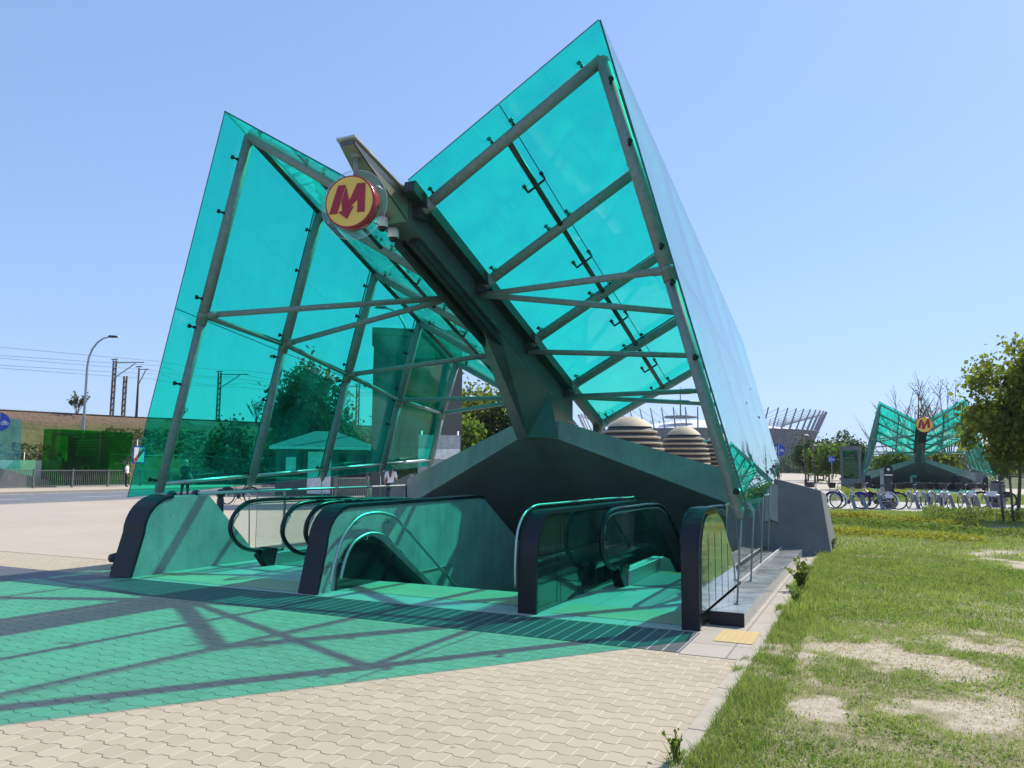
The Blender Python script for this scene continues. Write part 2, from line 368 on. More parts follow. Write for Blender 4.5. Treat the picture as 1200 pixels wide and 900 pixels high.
gr_ = ramp(nt, noise(nt, v, 9, 6, .7), [(.3, (.12, .11, .05)), (.7, (.40, .345, .21))])
link(nt, mixc(nt, (f-.3).op('MULTIPLY', 2.6, cl=True), gr_, soil), p.inputs['Base Color'])
link(nt, bump(nt, noise(nt, v, 40, 6, .7), .6, .02), p.inputs['Normal'])
grid_patch('lawn_soil', -.985, 7, 1.5, 17, .06, m)
grid_patch('lawn_soil', -2.0, 30, 17, 34, .25, m)
grid_patch('lawn_soil', 7, 30, 1.5, 17, .25, m)
grid_patch('lawn_soil', -2.4, 40, 44, 59, .5, m)

def tri_mesh(name, V0, mats, tone=None, nper=3, mi=None):
    """V0: (n, nper, 3) loose faces, tone per face"""
    n = len(V0); me = bpy.data.meshes.new(name); me.vertices.add(n*nper); me.vertices.foreach_set('co', V0.reshape(-1).astype(np.float32))
    me.loops.add(n*nper); me.loops.foreach_set('vertex_index', np.arange(n*nper, dtype=np.int32))
    me.polygons.add(n); me.polygons.foreach_set('loop_start', np.arange(0, n*nper, nper, dtype=np.int32))
    for q in (mats if isinstance(mats, (list, tuple)) else [mats]): me.materials.append(q)
    if mi is not None: me.polygons.foreach_set('material_index', mi.astype(np.int32))
    me.update(calc_edges=True)
    if tone is not None:
        at = me.attributes.new('tone', 'FLOAT', 'POINT'); at.data.foreach_set('value', np.repeat(tone, nper).astype(np.float32))
    o = bpy.data.objects.new(name, me); COL.objects.link(o); return o
def blades(x, y, h, w, lean=.6):
    n = len(x); a = rng.random(n)*2*np.pi; l = lean*h*rng.random(n); b = rng.random(n)*2*np.pi
    p = np.zeros((n, 3, 3)); p[:, 0] = np.stack([x+w*np.cos(a), y+w*np.sin(a), np.zeros(n)], 1); p[:, 1] = np.stack([x-w*np.cos(a), y-w*np.sin(a), np.zeros(n)], 1)
    p[:, 2] = np.stack([x+l*np.cos(b), y+l*np.sin(b), h], 1); return p
def leaf_quads(c, size, flat=0.0):
    n = len(c); u = rng.normal(size=(n, 3)); u[:, 2] *= (1-flat*.7); u /= np.linalg.norm(u, axis=1)[:, None]
    w = rng.normal(size=(n, 3)); w -= (w*u).sum(1)[:, None]*u; w /= np.linalg.norm(w, axis=1)[:, None]; s = (size*(.6+.8*rng.random(n)))[:, None]
    q = np.zeros((n, 4, 3)); q[:, 0] = c-u*s*.55; q[:, 1] = c+w*s*.38; q[:, 2] = c+u*s*.6; q[:, 3] = c-w*s*.38; return q
m_grass = leafmat('grass_blade', (.225, .285, .092), .45)
P_, T_ = [], []
n = 26000; x = -1.07+.42*rng.random(n)**1.6; y = 3.4+13.2*rng.random(n); k_ = (vnoise(x, y, 2.3, 81)*.6+vnoise(x, y, 7, 82)*.4) > .36+.55*(x < -.98)*vnoise(x, y, 1.2, 83); x, y = x[k_], y[k_]
P_.append(blades(x, y, .085*(.3+vnoise(x, y, 3.1, 84))*(.4+.8*rng.random(len(x))), .004, 1.3)); T_.append(np.clip(.1+.5*vnoise(x, y, 2.2, 85)+.5*(rng.random(len(x))-.4), 0, 1))
for (x0, x1, y0, y1, n, hh, ww) in ((-.97, 4.5, 3.2, 9, 170000, .036, .0034), (-.97, 7, 9, 17, 120000, .05, .0065), (-1.9, 12, 17, 34, 120000, .065, .011), (-2.2, 24, 44, 59, 40000, .16, .025)):
    x = x0+(x1-x0)*rng.random(n); y = y0+(y1-y0)*rng.random(n)
    b = bare(x, y); cl = vnoise(x, y, 2.5, 21)*.6+vnoise(x, y, 7, 22)*.4
    keep = rng.random(n) > np.clip(b*1.7-.12, 0, .985); x, y, cl, b = x[keep], y[keep], cl[keep], b[keep]
    edge = np.exp(-((x+.95)/.35)**2)*(y < 17)
    h = hh*(.45+1.1*cl)*(.6+.8*rng.random(len(x)))*(1+.9*edge)*(1-.4*b)
    P_.append(blades(x, y, h, ww*(.7+.6*rng.random(len(x))), 1.0)); T_.append(np.clip(-.1+.75*cl+.45*vnoise(x, y, .9, 23)+.5*(rng.random(len(x))-.5)+.3*b, 0, 1))
tag(tri_mesh('grass', np.concatenate(P_), m_grass, np.concatenate(T_)), kind='stuff')
# broad leaved clover and weeds in tufts
n = 130000; x = -.97+6*rng.random(n); y = 3.2+12*rng.random(n)**1.2; k_ = (vnoise(x, y, 2.1, 61)*.6+vnoise(x, y, 6.5, 62)*.4 > .53) & (rng.random(n) > bare(x, y)*1.5); x, y = x[k_], y[k_]
tag(tri_mesh('clover', leaf_quads(np.stack([x, y, .012+.045*rng.random(len(x))*vnoise(x, y, 3.3, 63)*1.5], 1), np.full(len(x), .012)*(1+.06*y)), leafmat('clover_leaf', (.19, .27, .065), .42), np.clip(.2+.6*vnoise(x, y, 1.7, 64)+.5*(rng.random(len(x))-.5), 0, 1), 4), kind='stuff')
# clods, twigs and dead leaves on the bare soil
n = 40000; x = -.97+6*rng.random(n); y = 3.2+12*rng.random(n)**1.2; k_ = rng.random(n) < .1+bare(x, y)*.9; x, y = x[k_], y[k_]
tag(tri_mesh('soil_litter', leaf_quads(np.stack([x, y, .004+.012*rng.random(len(x))], 1), .004+.012*rng.random(len(x))**3, .6), leafmat('soil_crumb', (.30, .235, .15), .0), rng.random(len(x)), 4), kind='stuff')
# dry straw blades
n = 110000; x = -.97+5*rng.random(n); y = 3.2+12*rng.random(n); b = bare(x, y); k = rng.random(n) < .35+b*.5; x, y = x[k], y[k]
m_straw = leafmat('dry_straw', (.50, .42, .24), .25)
tag(tri_mesh('dry_grass', blades(x, y, .03*(.4+rng.random(len(x))), .003, 2.2), m_straw, rng.random(len(x))), kind='stuff')
# low yellow flowering ground cover (two drifts) with green leaves
def drift(name, x0, x1, yc, hw_, h, n, c, label=None):
    x = x0+(x1-x0)*rng.random(n); yy = yc(x)+hw_*rng.normal(size=n)*.6+1.1*hw_*(vnoise(x, x*0, .9, 33)-.5); top = h*(.55+.45*vnoise(x, yy, 2.2, 31))*np.exp(-((yy-yc(x))/hw_)**2*.8)
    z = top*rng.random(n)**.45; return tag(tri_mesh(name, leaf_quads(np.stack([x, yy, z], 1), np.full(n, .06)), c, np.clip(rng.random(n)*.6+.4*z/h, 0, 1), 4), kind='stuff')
m_yflow = leafmat('yellow_groundcover', (.34, .335, .055), .3); m_lowg = leafmat('green_groundcover', (.16, .22, .05), .38)
drift('yellow_ground_cover', -1.9, 2.5, lambda x: 27.6-.65*(x+1.7), .8, .32, 9000, m_yflow)
drift('yellow_ground_cover', -1.6, 2.2, lambda x: 21.9-.3*(x+1.3), .8, .16, 4500, m_yflow)
drift('green_ground_cover', -1.7, 5.0, lambda x: 26.0-.6*(x+1.7), 1.1, .22, 9000, m_lowg)
drift('green_ground_cover', 1.5, 6.5, lambda x: 31.0-.2*x, 1.6, .5, 6000, m_lowg)
drift('yellow_ground_cover', -2.2, 3.0, lambda x: 52.0+0*x, 2.2, .6, 7000, m_yflow)
drift('green_ground_cover', -2.2, 3.0, lambda x: 48.5+0*x, 2.4, .45, 7000, m_lowg)
# weeds at the kerb
def weed(x, y, h, n, label, cat='weed'):
    r = empty('weed', (x, y, 0), label, cat, 'weeds along the kerb'); mb = MB(); L = []
    for k in range(n):
        a = random.random()*6.28; d = h*(.1+.45*random.random()); hh = h*(.6+.4*random.random()); q = Vector((x+d*math.cos(a), y+d*math.sin(a), hh))
        mb.tube([(x+.02*math.cos(a), y+.02*math.sin(a), 0), (x+d*.35*math.cos(a), y+d*.35*math.sin(a), hh*.55), q], [.0035, .003, .0015], 5)
        for j in range(9):
            t = .25+.75*random.random(); L.append((x+d*t*t*math.cos(a), y+d*t*t*math.sin(a), hh*t))
    mb.build('stem', m_lowg, r); L = np.array(L)-np.array([x, y, 0]); L += rng.normal(size=L.shape)*.015
    o = tri_mesh('leaves', leaf_quads(L, np.full(len(L), h*.14)), m_lowg, rng.random(len(L)), 4); o.parent = r
weed(-1.03, 4.42, .2, 7, 'spindly weed growing at the kerb nearest the viewer')
weed(-.93, 11.2, .45, 16, 'tall leafy weed leaning over the kerb beside the low granite plinth')
weed(-.88, 9.9, .28, 12, 'low bushy weed at the kerb in front of the tall leafy one')
weed(-.8, 16.6, .35, 8, 'weed growing at the foot of the grey concrete buttress')
lt = MB(); lt.box((-.62, 4.42, .004), (-.57, 4.46, .03)); lt.box((-.575, 4.43, .004), (-.545, 4.45, .02))
tag(bevel(lt.build('litter_scrap', mat('blue_litter', (.05, .25, .42), .4)), .004), 'small blue scrap of litter lying in the grass', 'litter')

# ------------------------------------------------------------------ glass canopy
XC, YF = -5.76, 8.44
FY = [8.87 + 1.865*i for i in range(5)]; YR = 16.45
root = empty('glass_canopy', (XC, YF, 0), 'nearest and largest teal glass canopy, a butterfly roof over the escalators and stairs', 'canopy', 'teal glass metro canopies')
def gl_ridge(y): t = (y-YF)/(YR-YF); return (2.965+.40*t, 6.92-2.68*t)
def gl_bot(y): t = (y-YF)/(YR-YF); return (4.565-.52*t, 1.09+.51*t)
def gl_mid(y): a, b = gl_ridge(y), gl_bot(y); t = (y-YF)/(YR-YF); k = .49-.02*t; return (b[0]+(a[0]-b[0])*k, b[1]+(a[1]-b[1])*k)
def gl_val(y): return (.33, 5.33-.346*(y-YF))
def gl_rmid(y): a, b = gl_ridge(y), gl_val(y); return ((a[0]+b[0])/2, (a[1]+b[1])/2)
def pane(name, c4, sgn, th=.022, g=.0015, mats=None):
    mats = mats or (m_teal, m_tealedge, m_teal_out)
    P = [Vector(p) for p in c4]; cen = sum(P, Vector())/4
    Q = [p+(cen-p).normalized()*g*1.4 for p in P]; n = (Q[2]-Q[0]).cross(Q[3]-Q[1]).normalized()*th
    wall_ = name == 'wall_glass'; oa = 2 if wall_ and n.x*sgn < 0 else 0; ob = 2 if wall_ and n.x*sgn > 0 else 0
    mb = MB(); mb.add(Q, [(0, 1, 2, 3)], oa); mb.add([q+n for q in Q], [(3, 2, 1, 0)], ob)
    for i in range(4): j = (i+1) % 4; mb.add([Q[i], Q[j], Q[j]+n, Q[i]+n], [(0, 1, 2, 3)], 1)
    return mb.build(name, list(mats), root)
YS = [YF, FY[1]+.0, FY[2], FY[3], YR]
for sg in (-1, 1):
    w = lambda f, y: (XC+sg*f(y)[0], y, f(y)[1])
    for a, b in zip(YS[:-1], YS[1:]):
        for lo, hi, nm in ((gl_bot, gl_mid, 'wall_glass'), (gl_mid, gl_ridge, 'wall_glass'), (gl_ridge, gl_rmid, 'roof_glass'), (gl_rmid, gl_val, 'roof_glass')):
            pane(nm, [w(lo, a), w(lo, b), w(hi, b), w(hi, a)], sg)
for sg in (-1, 1):      # dark silicone joints between the panes
    w = lambda f, y: Vector((XC+sg*f(y)[0], y, f(y)[1]))
    for f in (gl_mid, gl_rmid):
        for a, b in zip(YS[:-1], YS[1:]): MB().tube([w(f, a+.01), w(f, b-.01)], .0065, 5).build('glazing_seam', m_rod, root)
    for y in YS[1:-1]: MB().tube([w(gl_bot, y), w(gl_ridge, y)], .0065, 5).build('glazing_seam', m_rod, root); MB().tube([w(gl_ridge, y), w(gl_val, y)], .0065, 5).build('glazing_seam', m_rod, root)
# tube frame
RN = [(2.86+.098*i, 6.66-.645*i) for i in range(5)]
BN = [(4.39-.112*i, 1.17+.115*i) for i in range(5)]
MN = [(3.65-.005*i, [3.90, 3.72, 3.38, 3.03, 2.86][i]) for i in range(5)]
VN = [(.26, 5.05-.643*i) for i in range(5)]
clampdata = {}
def clamp(parent, a, b):
    """a glass fitting: arm from the tube out to the pane and a round head, as one sub-part"""
    a, b = Vector(a), Vector(b); L = (b-a).length; mb = MB(); key = round(L, 2)
    if key not in clampdata:
        mb.tube([(0, 0, 0), (0, 0, L*.9)], .015, 8); mb.lathe((0, 0, L*.9), [(.001, -.03), (.03, -.025), (.036, 0), (.03, .014), (.001, .018)], 10); mb.ball((0, 0, L*.5), .025, 0, 8)
        o = mb.build('glass_clamp', m_rod, parent, org=(0, 0, 0)); clampdata[key] = o.data
    else:
        o = bpy.data.objects.new('glass_clamp', clampdata[key]); COL.objects.link(o); o.parent = parent
    o.location = a-root.location; o.rotation_euler = (b-a).to_track_quat('Z', 'Y').to_euler(); return o
for sg in (-1, 1):
    X = lambda q, y: Vector((XC+sg*q[0], y, q[1]))
    for i, y in enumerate(FY):
        b_, m_, r_, v_ = X(BN[i], y), X(MN[i], y), X(RN[i], y), X(VN[i], y)
        mb = MB(); mb.tube([b_, m_], .072, 14); mb.tube([m_+(m_-r_).normalized()*.14, r_], .084, 14); mb.tube([m_-(b_-m_).normalized()*-.02, m_+(r_-m_).normalized()*.03], .092, 14)
        q = b_+(b_-m_).normalized()*.12; mb.tube([b_, q], [.072, .02], 10); zf = .147 if sg > 0 else .006; mb.tube([q, (q.x-sg*.06, y, zf)], .011, 8); mb.lathe((q.x-sg*.06, y, zf), [(.001, .012), (.028, .012), (.03, .0)], 12)
        t = mb.build('wall_tube', m_steel, root)
        nrm = Vector((sg*4.8, 0, 1.5)).normalized()
        for k in (.03, .30, .46, .54, .78, .93):
            pp = b_.lerp(r_, k); 
            if i in (0, 4): clamp(t, pp, pp+nrm*.075+Vector((0, (-.19 if i == 0 else .12), 0)))
            else:
                clamp(t, pp, pp+nrm*.135+Vector((0, -.11, 0)))
                clamp(t, pp, pp+nrm*.135+Vector((0, .11, 0)))
        mb = MB(); mb.tube([r_, v_], .078, 14); mb.tube([v_.lerp(r_, .02), v_.lerp(r_, .075)], .10, 10)
        t = mb.build('roof_tube', m_steel, root)
        nr = Vector((-sg*1.6, 0, 2.7)).normalized()
        for k in (.10, .44, .56, .92):
            pp = v_.lerp(r_, k); clamp(t, pp, pp+nr*.15+Vector((0, -.09, 0)))
            if 0 < i < 4: clamp(t, pp, pp+nr*.15+Vector((0, .09, 0)))
    def lng(nm, nodes, r, mt=m_steel):
        for i in range(4): MB().tube([X(nodes[i], FY[i]), X(nodes[i+1], FY[i+1])], r, 10).build(nm, mt, root)
    lng('ridge_tube', RN, .05, m_dark); lng('side_rail', MN, .045); lng('bottom_rail', [(b[0]-.05, b[1]+.12) for b in BN], .032, m_inox)
    half = [((RN[i][0]+VN[i][0])/2, (RN[i][1]+VN[i][1])/2) for i in range(5)]
    for i in range(4):
        a, b = X(half[i], FY[i]), X(half[i+1], FY[i+1]); t = MB().tube([a, b], .040, 10).build('purlin', m_dark, root)
        pp = a.lerp(b, .5); nr = Vector((-sg*1.6, 0, 2.7)).normalized()
        MB().tube([pp-Vector((sg*.13, 0, .078))*1.0, pp+Vector((sg*.13, 0, .078))], .017, 8).build('clamp_arm', m_rod, t)
        for s2 in (-1, 1): q = pp+Vector((sg*.13, 0, .078))*s2; clamp(t, q, q+nr*.13)
    # ties from the spine to the side rails
    for vi, wi in ((1, 0), (1, 1), (2, 2), (3, 3), (3, 4)):
        a = X(VN[vi], FY[vi])-Vector((0, 0, .13)); b = X(MN[wi], FY[wi]); mb = MB().tube([a, b], .047, 12)
        d = (b-a).normalized(); mb.tube([b-d*.22, b-d*.02], .056, 10); mb.build('tie_rod', m_steel, root)
    # gutter under the valley edge of the roof
    gu = MB(); gu.bar((XC+sg*.335, YF+.02, 5.26), (XC+sg*.335, YR, 5.26-.346*(YR-YF-.02)), .17, .16); gu.build('gutter', m_dark, root)
    for i, y in enumerate(FY): MB().box((XC+sg*.27-.05, y-.12, VN[i][1]-.12), (XC+sg*.27+.07, y+.12, VN[i][1]+.06)).build('node_bracket', m_dark, root)
# spine beam, tapering to the tip
zt = lambda y: 5.56-.346*(y-7.6)
sp = MB()
secs = [(7.55, .10, .05), (8.65, .215, .36), (11.4, .22, .38), (13.7, .24, .5), (14.9, .24, .5)]
for (a, w0, d0), (b, w1, d1) in zip(secs[:-1], secs[1:]):
    q = lambda y, w_, d_: [(XC-w_, y, zt(y)-d_), (XC+w_, y, zt(y)-d_), (XC+w_, y, zt(y)), (XC-w_, y, zt(y))]
    sp.hexa(q(a, w0, d0), q(b, w1, d1))
spine = sp.build('spine_beam', m_spine, root)
tp = MB(); tp.hexa([(XC-.10, 7.56, zt(7.56)-.056), (XC+.10, 7.56, zt(7.56)-.056), (XC+.10, 7.56, zt(7.56)-.052), (XC-.10, 7.56, zt(7.56)-.052)], [(XC-.205, 8.62, zt(8.62)-.363), (XC+.205, 8.62, zt(8.62)-.363), (XC+.205, 8.62, zt(8.62)-.357), (XC-.205, 8.62, zt(8.62)-.357)])
tp.hexa([(XC+.112, 7.56, zt(7.56)-.05), (XC+.116, 7.56, zt(7.56)-.05), (XC+.116, 7.56, zt(7.56)-.004), (XC+.112, 7.56, zt(7.56)-.004)], [(XC+.216, 8.62, zt(8.62)-.34), (XC+.22, 8.62, zt(8.62)-.34), (XC+.22, 8.62, zt(8.62)-.01), (XC+.216, 8.62, zt(8.62)-.01)])
tp.build('tip_bounce_skin', mat('bounce_tinted_metal', (.42, .33, .25), .32, .8, .1, 4), spine)  # added skin; its warm colour stands in for light bounced off the paving
cap = MB(); cap.hexa([(XC-.14, 7.52, zt(7.5)+.006), (XC+.14, 7.52, zt(7.5)+.006), (XC+.14, 7.52, zt(7.5)+.03), (XC-.14, 7.52, zt(7.5)+.03)],
                     [(XC-.25, 8.6, zt(8.6)+.004), (XC+.25, 8.6, zt(8.6)+.004), (XC+.25, 8.6, zt(8.6)+.03), (XC-.25, 8.6, zt(8.6)+.03)])
cap.build('top_plate', mat('pale_top_plate', (.5, .5, .46), .4, .3), spine)
for dx in (-.13, .11):
    l = MB(); l.bar((XC+dx, 8.95, zt(8.95)-.42), (XC+dx, 12.6, zt(12.6)-.49), .13, .09); l.bar((XC+dx, 8.97, zt(8.97)-.472), (XC+dx, 12.58, zt(12.58)-.54), .04, .012)
    l.build('light_trunking', m_dark, spine)
zs = zt(13.64)-.5
fin = MB(); P0 = (XC, 11.2, zt(11.2)-.375); Q = (XC, 13.2, 2.14); a1, a2 = (XC-.42, 13.62, 2.14), (XC+.42, 13.62, 2.14); c1, c2 = (XC-.25, 13.62, zs+.05), (XC+.25, 13.62, zs+.05)
c0 = (XC-.21, 11.5, zt(11.5)-.37); c3 = (XC+.21, 11.5, zt(11.5)-.37)
fin.add([P0, Q, a1, c1, a2, c2, c0, c3], [(0, 1, 2, 3, 6), (0, 7, 5, 4, 1), (1, 4, 2), (2, 4, 5, 3), (0, 6, 7), (6, 3, 5, 7)]); fin.build('spine_haunch', m_spine, root)

# ------------------------------------------------------------------ concrete portal, buttresses, pit
po = empty('concrete_portal', (XC, 13.64, 0), 'nearest concrete portal arch with dark soffit under the large glass canopy', 'portal', 'concrete portals under the canopies')
def portal_half(sg):
    A_b, A_t = Vector((XC, 13.64, 2.14)), Vector((XC, 13.64, 2.46)); K_b, K_t = Vector((XC+sg*.42, 13.64, 2.12)), Vector((XC+sg*.42, 13.72, 2.46))
    E_b, E_t = Vector((XC+sg*4.1, 15.4, .62)), Vector((XC+sg*4.1, 15.6, 1.30))
    bk = [Vector((XC, 22, 1.0)), Vector((XC+sg*4.1, 22, .5))]
    mb = MB(); mb.add([A_b, K_b, K_t, A_t], [(0, 1, 2, 3)]); mb.add([K_b, E_b, E_t, K_t], [(0, 1, 2, 3)])
    mb.add([A_t, K_t, E_t, bk[1], bk[0]], [(0, 1, 2, 3, 4)]); mb.build('fascia', m_portal, po, fix=False)
    so_ = MB(); F_b = Vector((XC, 23, -3.2)); G_b = Vector((XC+sg*4.1, 23, -4.2))
    so_.add([A_b, K_b, E_b, G_b, F_b], [(0, 1, 2), (0, 2, 3), (0, 3, 4)])
    for t in (.33, .66): so_.bar(A_b.lerp(E_b, t)+Vector((0, .06, -.02)), F_b.lerp(G_b, t)+Vector((0, 0, .05)), .025, .012)
    so_.build('soffit', m_soffit, po, fix=False)
for sg in (-1, 1): portal_half(sg)
for sg in (-1, 1):
    f0, f1 = XC+sg*3.78, XC+sg*4.09
    MB().hexa([(f0, 15.28, 0), (f1, 15.42, 0), (f1, 17.0, 0), (f0, 17.0, 0)], [(f0, 15.30, .74), (f1, 15.44, .66), (f1, 17.0, .5), (f0, 17.0, .5)]).build('portal_foot', m_conc_d, po)
def buttress(sg, label):
    x0, x1 = XC+sg*4.02, XC+sg*4.98
    mb = MB(); mb.hexa([(x0, 15.35, 0), (x1, 16.0, 0), (x1, 18.2, 0), (x0, 18.2, 0)], [(x0, 15.6, 1.43), (x1-sg*.16, 16.05, 1.2), (x1-sg*.16, 17.6, 1.1), (x0, 17.6, 1.35)])
    o = mb.build('concrete_buttress', m_conc_d, org=((x0+x1)/2, 16.2, 0)); return tag(bevel(o, .015), label, 'buttress', 'concrete buttresses')
bt = buttress(1, 'grey concrete buttress beside the lawn at the end of the granite plinth'); bt2 = buttress(-1, 'grey concrete buttress behind the clear glass railing and the woman in white')
pit = MB()
for x in (-9.56, -1.8): pit.poly([(x, 9.35, -8), (x, 24, -8), (x, 24, 0), (x, 9.35, 0)])
pit.poly([(-9.56, 24, -8), (-1.8, 24, -8), (-1.8, 24, 0), (-9.56, 24, 0)]); pit.poly([(-9.56, 9.35, -6), (-1.8, 9.35, -6), (-1.8, 24, -8), (-9.56, 24, -8)])
struct(pit.build('stairwell_wall', m_pit))
stp = MB()
for i in range(26):
    y0 = 9.35+.3*i; z1 = -.155*(i+1)
    stp.box((-6.33, y0, z1-.5), (-3.62, y0+.302, z1))
tag(stp.build('stair_flight', m_conc, org=(-5, 9.35, 0)), 'granite stair flight going down between the long concrete wall and the dark glazed balustrade', 'stairs')

# ------------------------------------------------------------------ balustrade walls
def fin_wall(name, x0, x1, prof, label, nose_n, wall_m, low=None, face_inset=.0, group='balustrade walls at the escalator mouths'):
    """prof: (y, z) outline starting at the front foot going up, over and back; first nose_n points carry the black nosing"""
    r = empty(name, ((x0+x1)/2, prof[0][0], 0), label, 'balustrade', group)
    body = [(x0+.02, y, z) for y, z in prof] + ([(x0+.02, y, z) for y, z in low] if low else [])
    MB().prism(body, (x1-x0-.04, 0, 0)).build('wall_panel', wall_m, r)
    nb = MB(); q = prof[:nose_n]
    th = .05
    for i in range(len(q)-1):
        (ya, za), (yb, zb) = q[i], q[i+1]
        def off(k):
            a = q[max(k-1, 0)]; b = q[min(k+1, len(q)-1)]; dy, dz = b[0]-a[0], b[1]-a[1]; L = math.hypot(dy, dz) or 1; return (-dz/L*th, dy/L*th)
        oa, ob = off(i), off(i+1)
        s = lambda y, z: [(x0, y, z), (x1, y, z)]
        a_in, b_in = (ya-oa[0]*.4, za-oa[1]*.4), (yb-ob[0]*.4, zb-ob[1]*.4); a_o, b_o = (ya+oa[0]*.5, za+oa[1]*.5), (yb+ob[0]*.5, zb+ob[1]*.5)
        nb.hexa([(x0, *a_in), (x1, *a_in), (x1, *a_o), (x0, *a_o)], [(x0, *b_in), (x1, *b_in), (x1, *b_o), (x0, *b_o)])
    nb.build('nosing', m_nosing, r); return r
b1 = fin_wall('balustrade_wall', -9.95, -9.54, [(7.94, 0)] + arc(8.62, .60, .5, 180, 90, 8, .51) + [(9.32, 1.11), (10.55, -.02)],
         'pale concrete balustrade wall ending the row beside the open plaza, with a diagonal rear edge', 10, m_conc)
b2 = fin_wall('balustrade_wall', -6.62, -6.33, [(8.0, 0)] + arc(8.66, .58, .5, 180, 90, 8, .48) + [(12.4, 1.07), (12.55, 1.05), (14.4, .02), (22, -4)],
         'long concrete balustrade wall carrying steel handrails beside the stairs', 12, m_conc, low=[(22, -6), (9.36, -6), (9.36, 0)])
b3 = fin_wall('balustrade_wall', -3.62, -3.40, [(8.06, 0), (8.06, .55)] + arc(8.50, .60, .44, 180, 90, 8, .48) + [(12.3, 1.06), (12.8, .98), (14.6, -.02), (22, -4)],
         'dark glass clad balustrade wall between the stairs and an escalator', 13, m_darkgl, low=[(22, -6), (9.36, -6), (9.36, 0)])
b4 = fin_wall('balustrade_wall', -1.80, -1.62, [(8.0, 0), (8.0, .62)] + arc(8.50, .66, .5, 180, 90, 8, .50) + [(9.0, 1.15), (9.35, 1.05), (10.5, .15), (10.5, 0)],
         'short black nosed balustrade with mirror-like glass side next to the granite plinth', 12, m_darkgl)
# seams of cladding and mirror glazing on the outer side
sm = MB()
for y in (8.75, 9.5, 10.6, 11.9): sm.box((-3.4, y, .02), (-3.396, y+.012, 1.03 if y > 8.6 else .9))
sm.box((-3.4, 8.2, .60), (-3.3965, 13.2, .612)); sm.box((-3.4, 8.2, .30), (-3.3965, 13.2, .308)); sm.build('panel_joint', m_rod, b3)
m_mirror = mat('mirror_glazing', (.55, .60, .58), .04, .75, .05, 2)
mg = MB().prism([(-1.624, y, z) for y, z in [(8.06, .16), (8.06, .62)] + arc(8.52, .66, .45, 180, 90, 8, .45) + [(8.98, 1.10), (9.33, 1.0), (10.44, .17)]], (.012, 0, 0)).build('mirror_panel', m_mirror, b4)
sm = MB()
for y in (8.42, 8.8, 9.2, 9.6): sm.box((-1.612, y, .17), (-1.609, y+.008, .9 if y < 9.3 else .72))
sm.build('panel_joint', m_rod, b4)
# stair wall: dark infill and two handrails
inf = MB().prism([(-6.33, y, z) for y, z in [(8.36, .0), (8.38, .3), (8.60, .56), (8.80, .63), (9.15, .63), (9.3, .58), (10.7, -.27), (10.7, -.6), (9.36, -.6), (9.36, 0)]], (.016, 0, 0)).build('infill_panel', m_darkgl, b2)
def rail(pts, r=.022, nm='handrail', mt=m_inox, parent=None, x=-6.24):
    mb = MB().tube([(x, y, z) for y, z in pts], r, 10)
    return mb
def smooth(pts, n=5):
    P = [Vector((*p, 0)) for p in pts]; o = []
    for i in range(len(P)-1):
        p0, p1, p2, p3 = P[max(i-1, 0)], P[i], P[i+1], P[min(i+2, len(P)-1)]
        for k in range(n):
            t = k/n; o.append(.5*((2*p1)+(p2-p0)*t+(2*p0-5*p1+4*p2-p3)*t*t+(3*p1-p0-3*p2+p3)*t**3))
    o.append(P[-1]); return [(a.x, a.y) for a in o]
for pts, lab in (([(8.14, .12), (8.2, .35), (8.36, .68), (8.66, .90), (9.0, .955), (9.4, .91), (9.8, .72), (11.5, -.40), (14, -1.95)], 'upper steel handrail on the long concrete wall by the stairs'),
                 ([(8.34, .16), (8.42, .38), (8.58, .58), (8.85, .675), (9.1, .675), (9.35, .60), (9.7, .38), (10.8, -.32), (14, -2.35)], 'lower steel handrail framing the dark infill of the concrete stair wall')):
    s = smooth(pts); r = rail(s)
    for k in (6, 16, 27): y, z = s[k]; r.tube([(-6.24, y, z-.01), (-6.24, y, z-.07), (-6.335, y, z-.07)], .009, 6); r.box((-6.332, y-.03, z-.11), (-6.315, y+.03, z-.03))
    tag(r.build('handrail', m_inox, org=(-6.24, 8.3, 0)), lab, 'handrail', 'steel handrails by the stairs')
s = smooth([(7.99, .28), (7.985, .6), (8.08, .95), (8.42, 1.13), (9.2, 1.15), (12.3, 1.12), (12.9, 1.0), (14.8, -.06)]); tag(rail(s, .014, x=-3.63).build('handrail', m_inox, org=(-3.63, 8, 0)), 'slim steel edge rail over the dark glazed balustrade', 'handrail', 'steel handrails by the stairs')

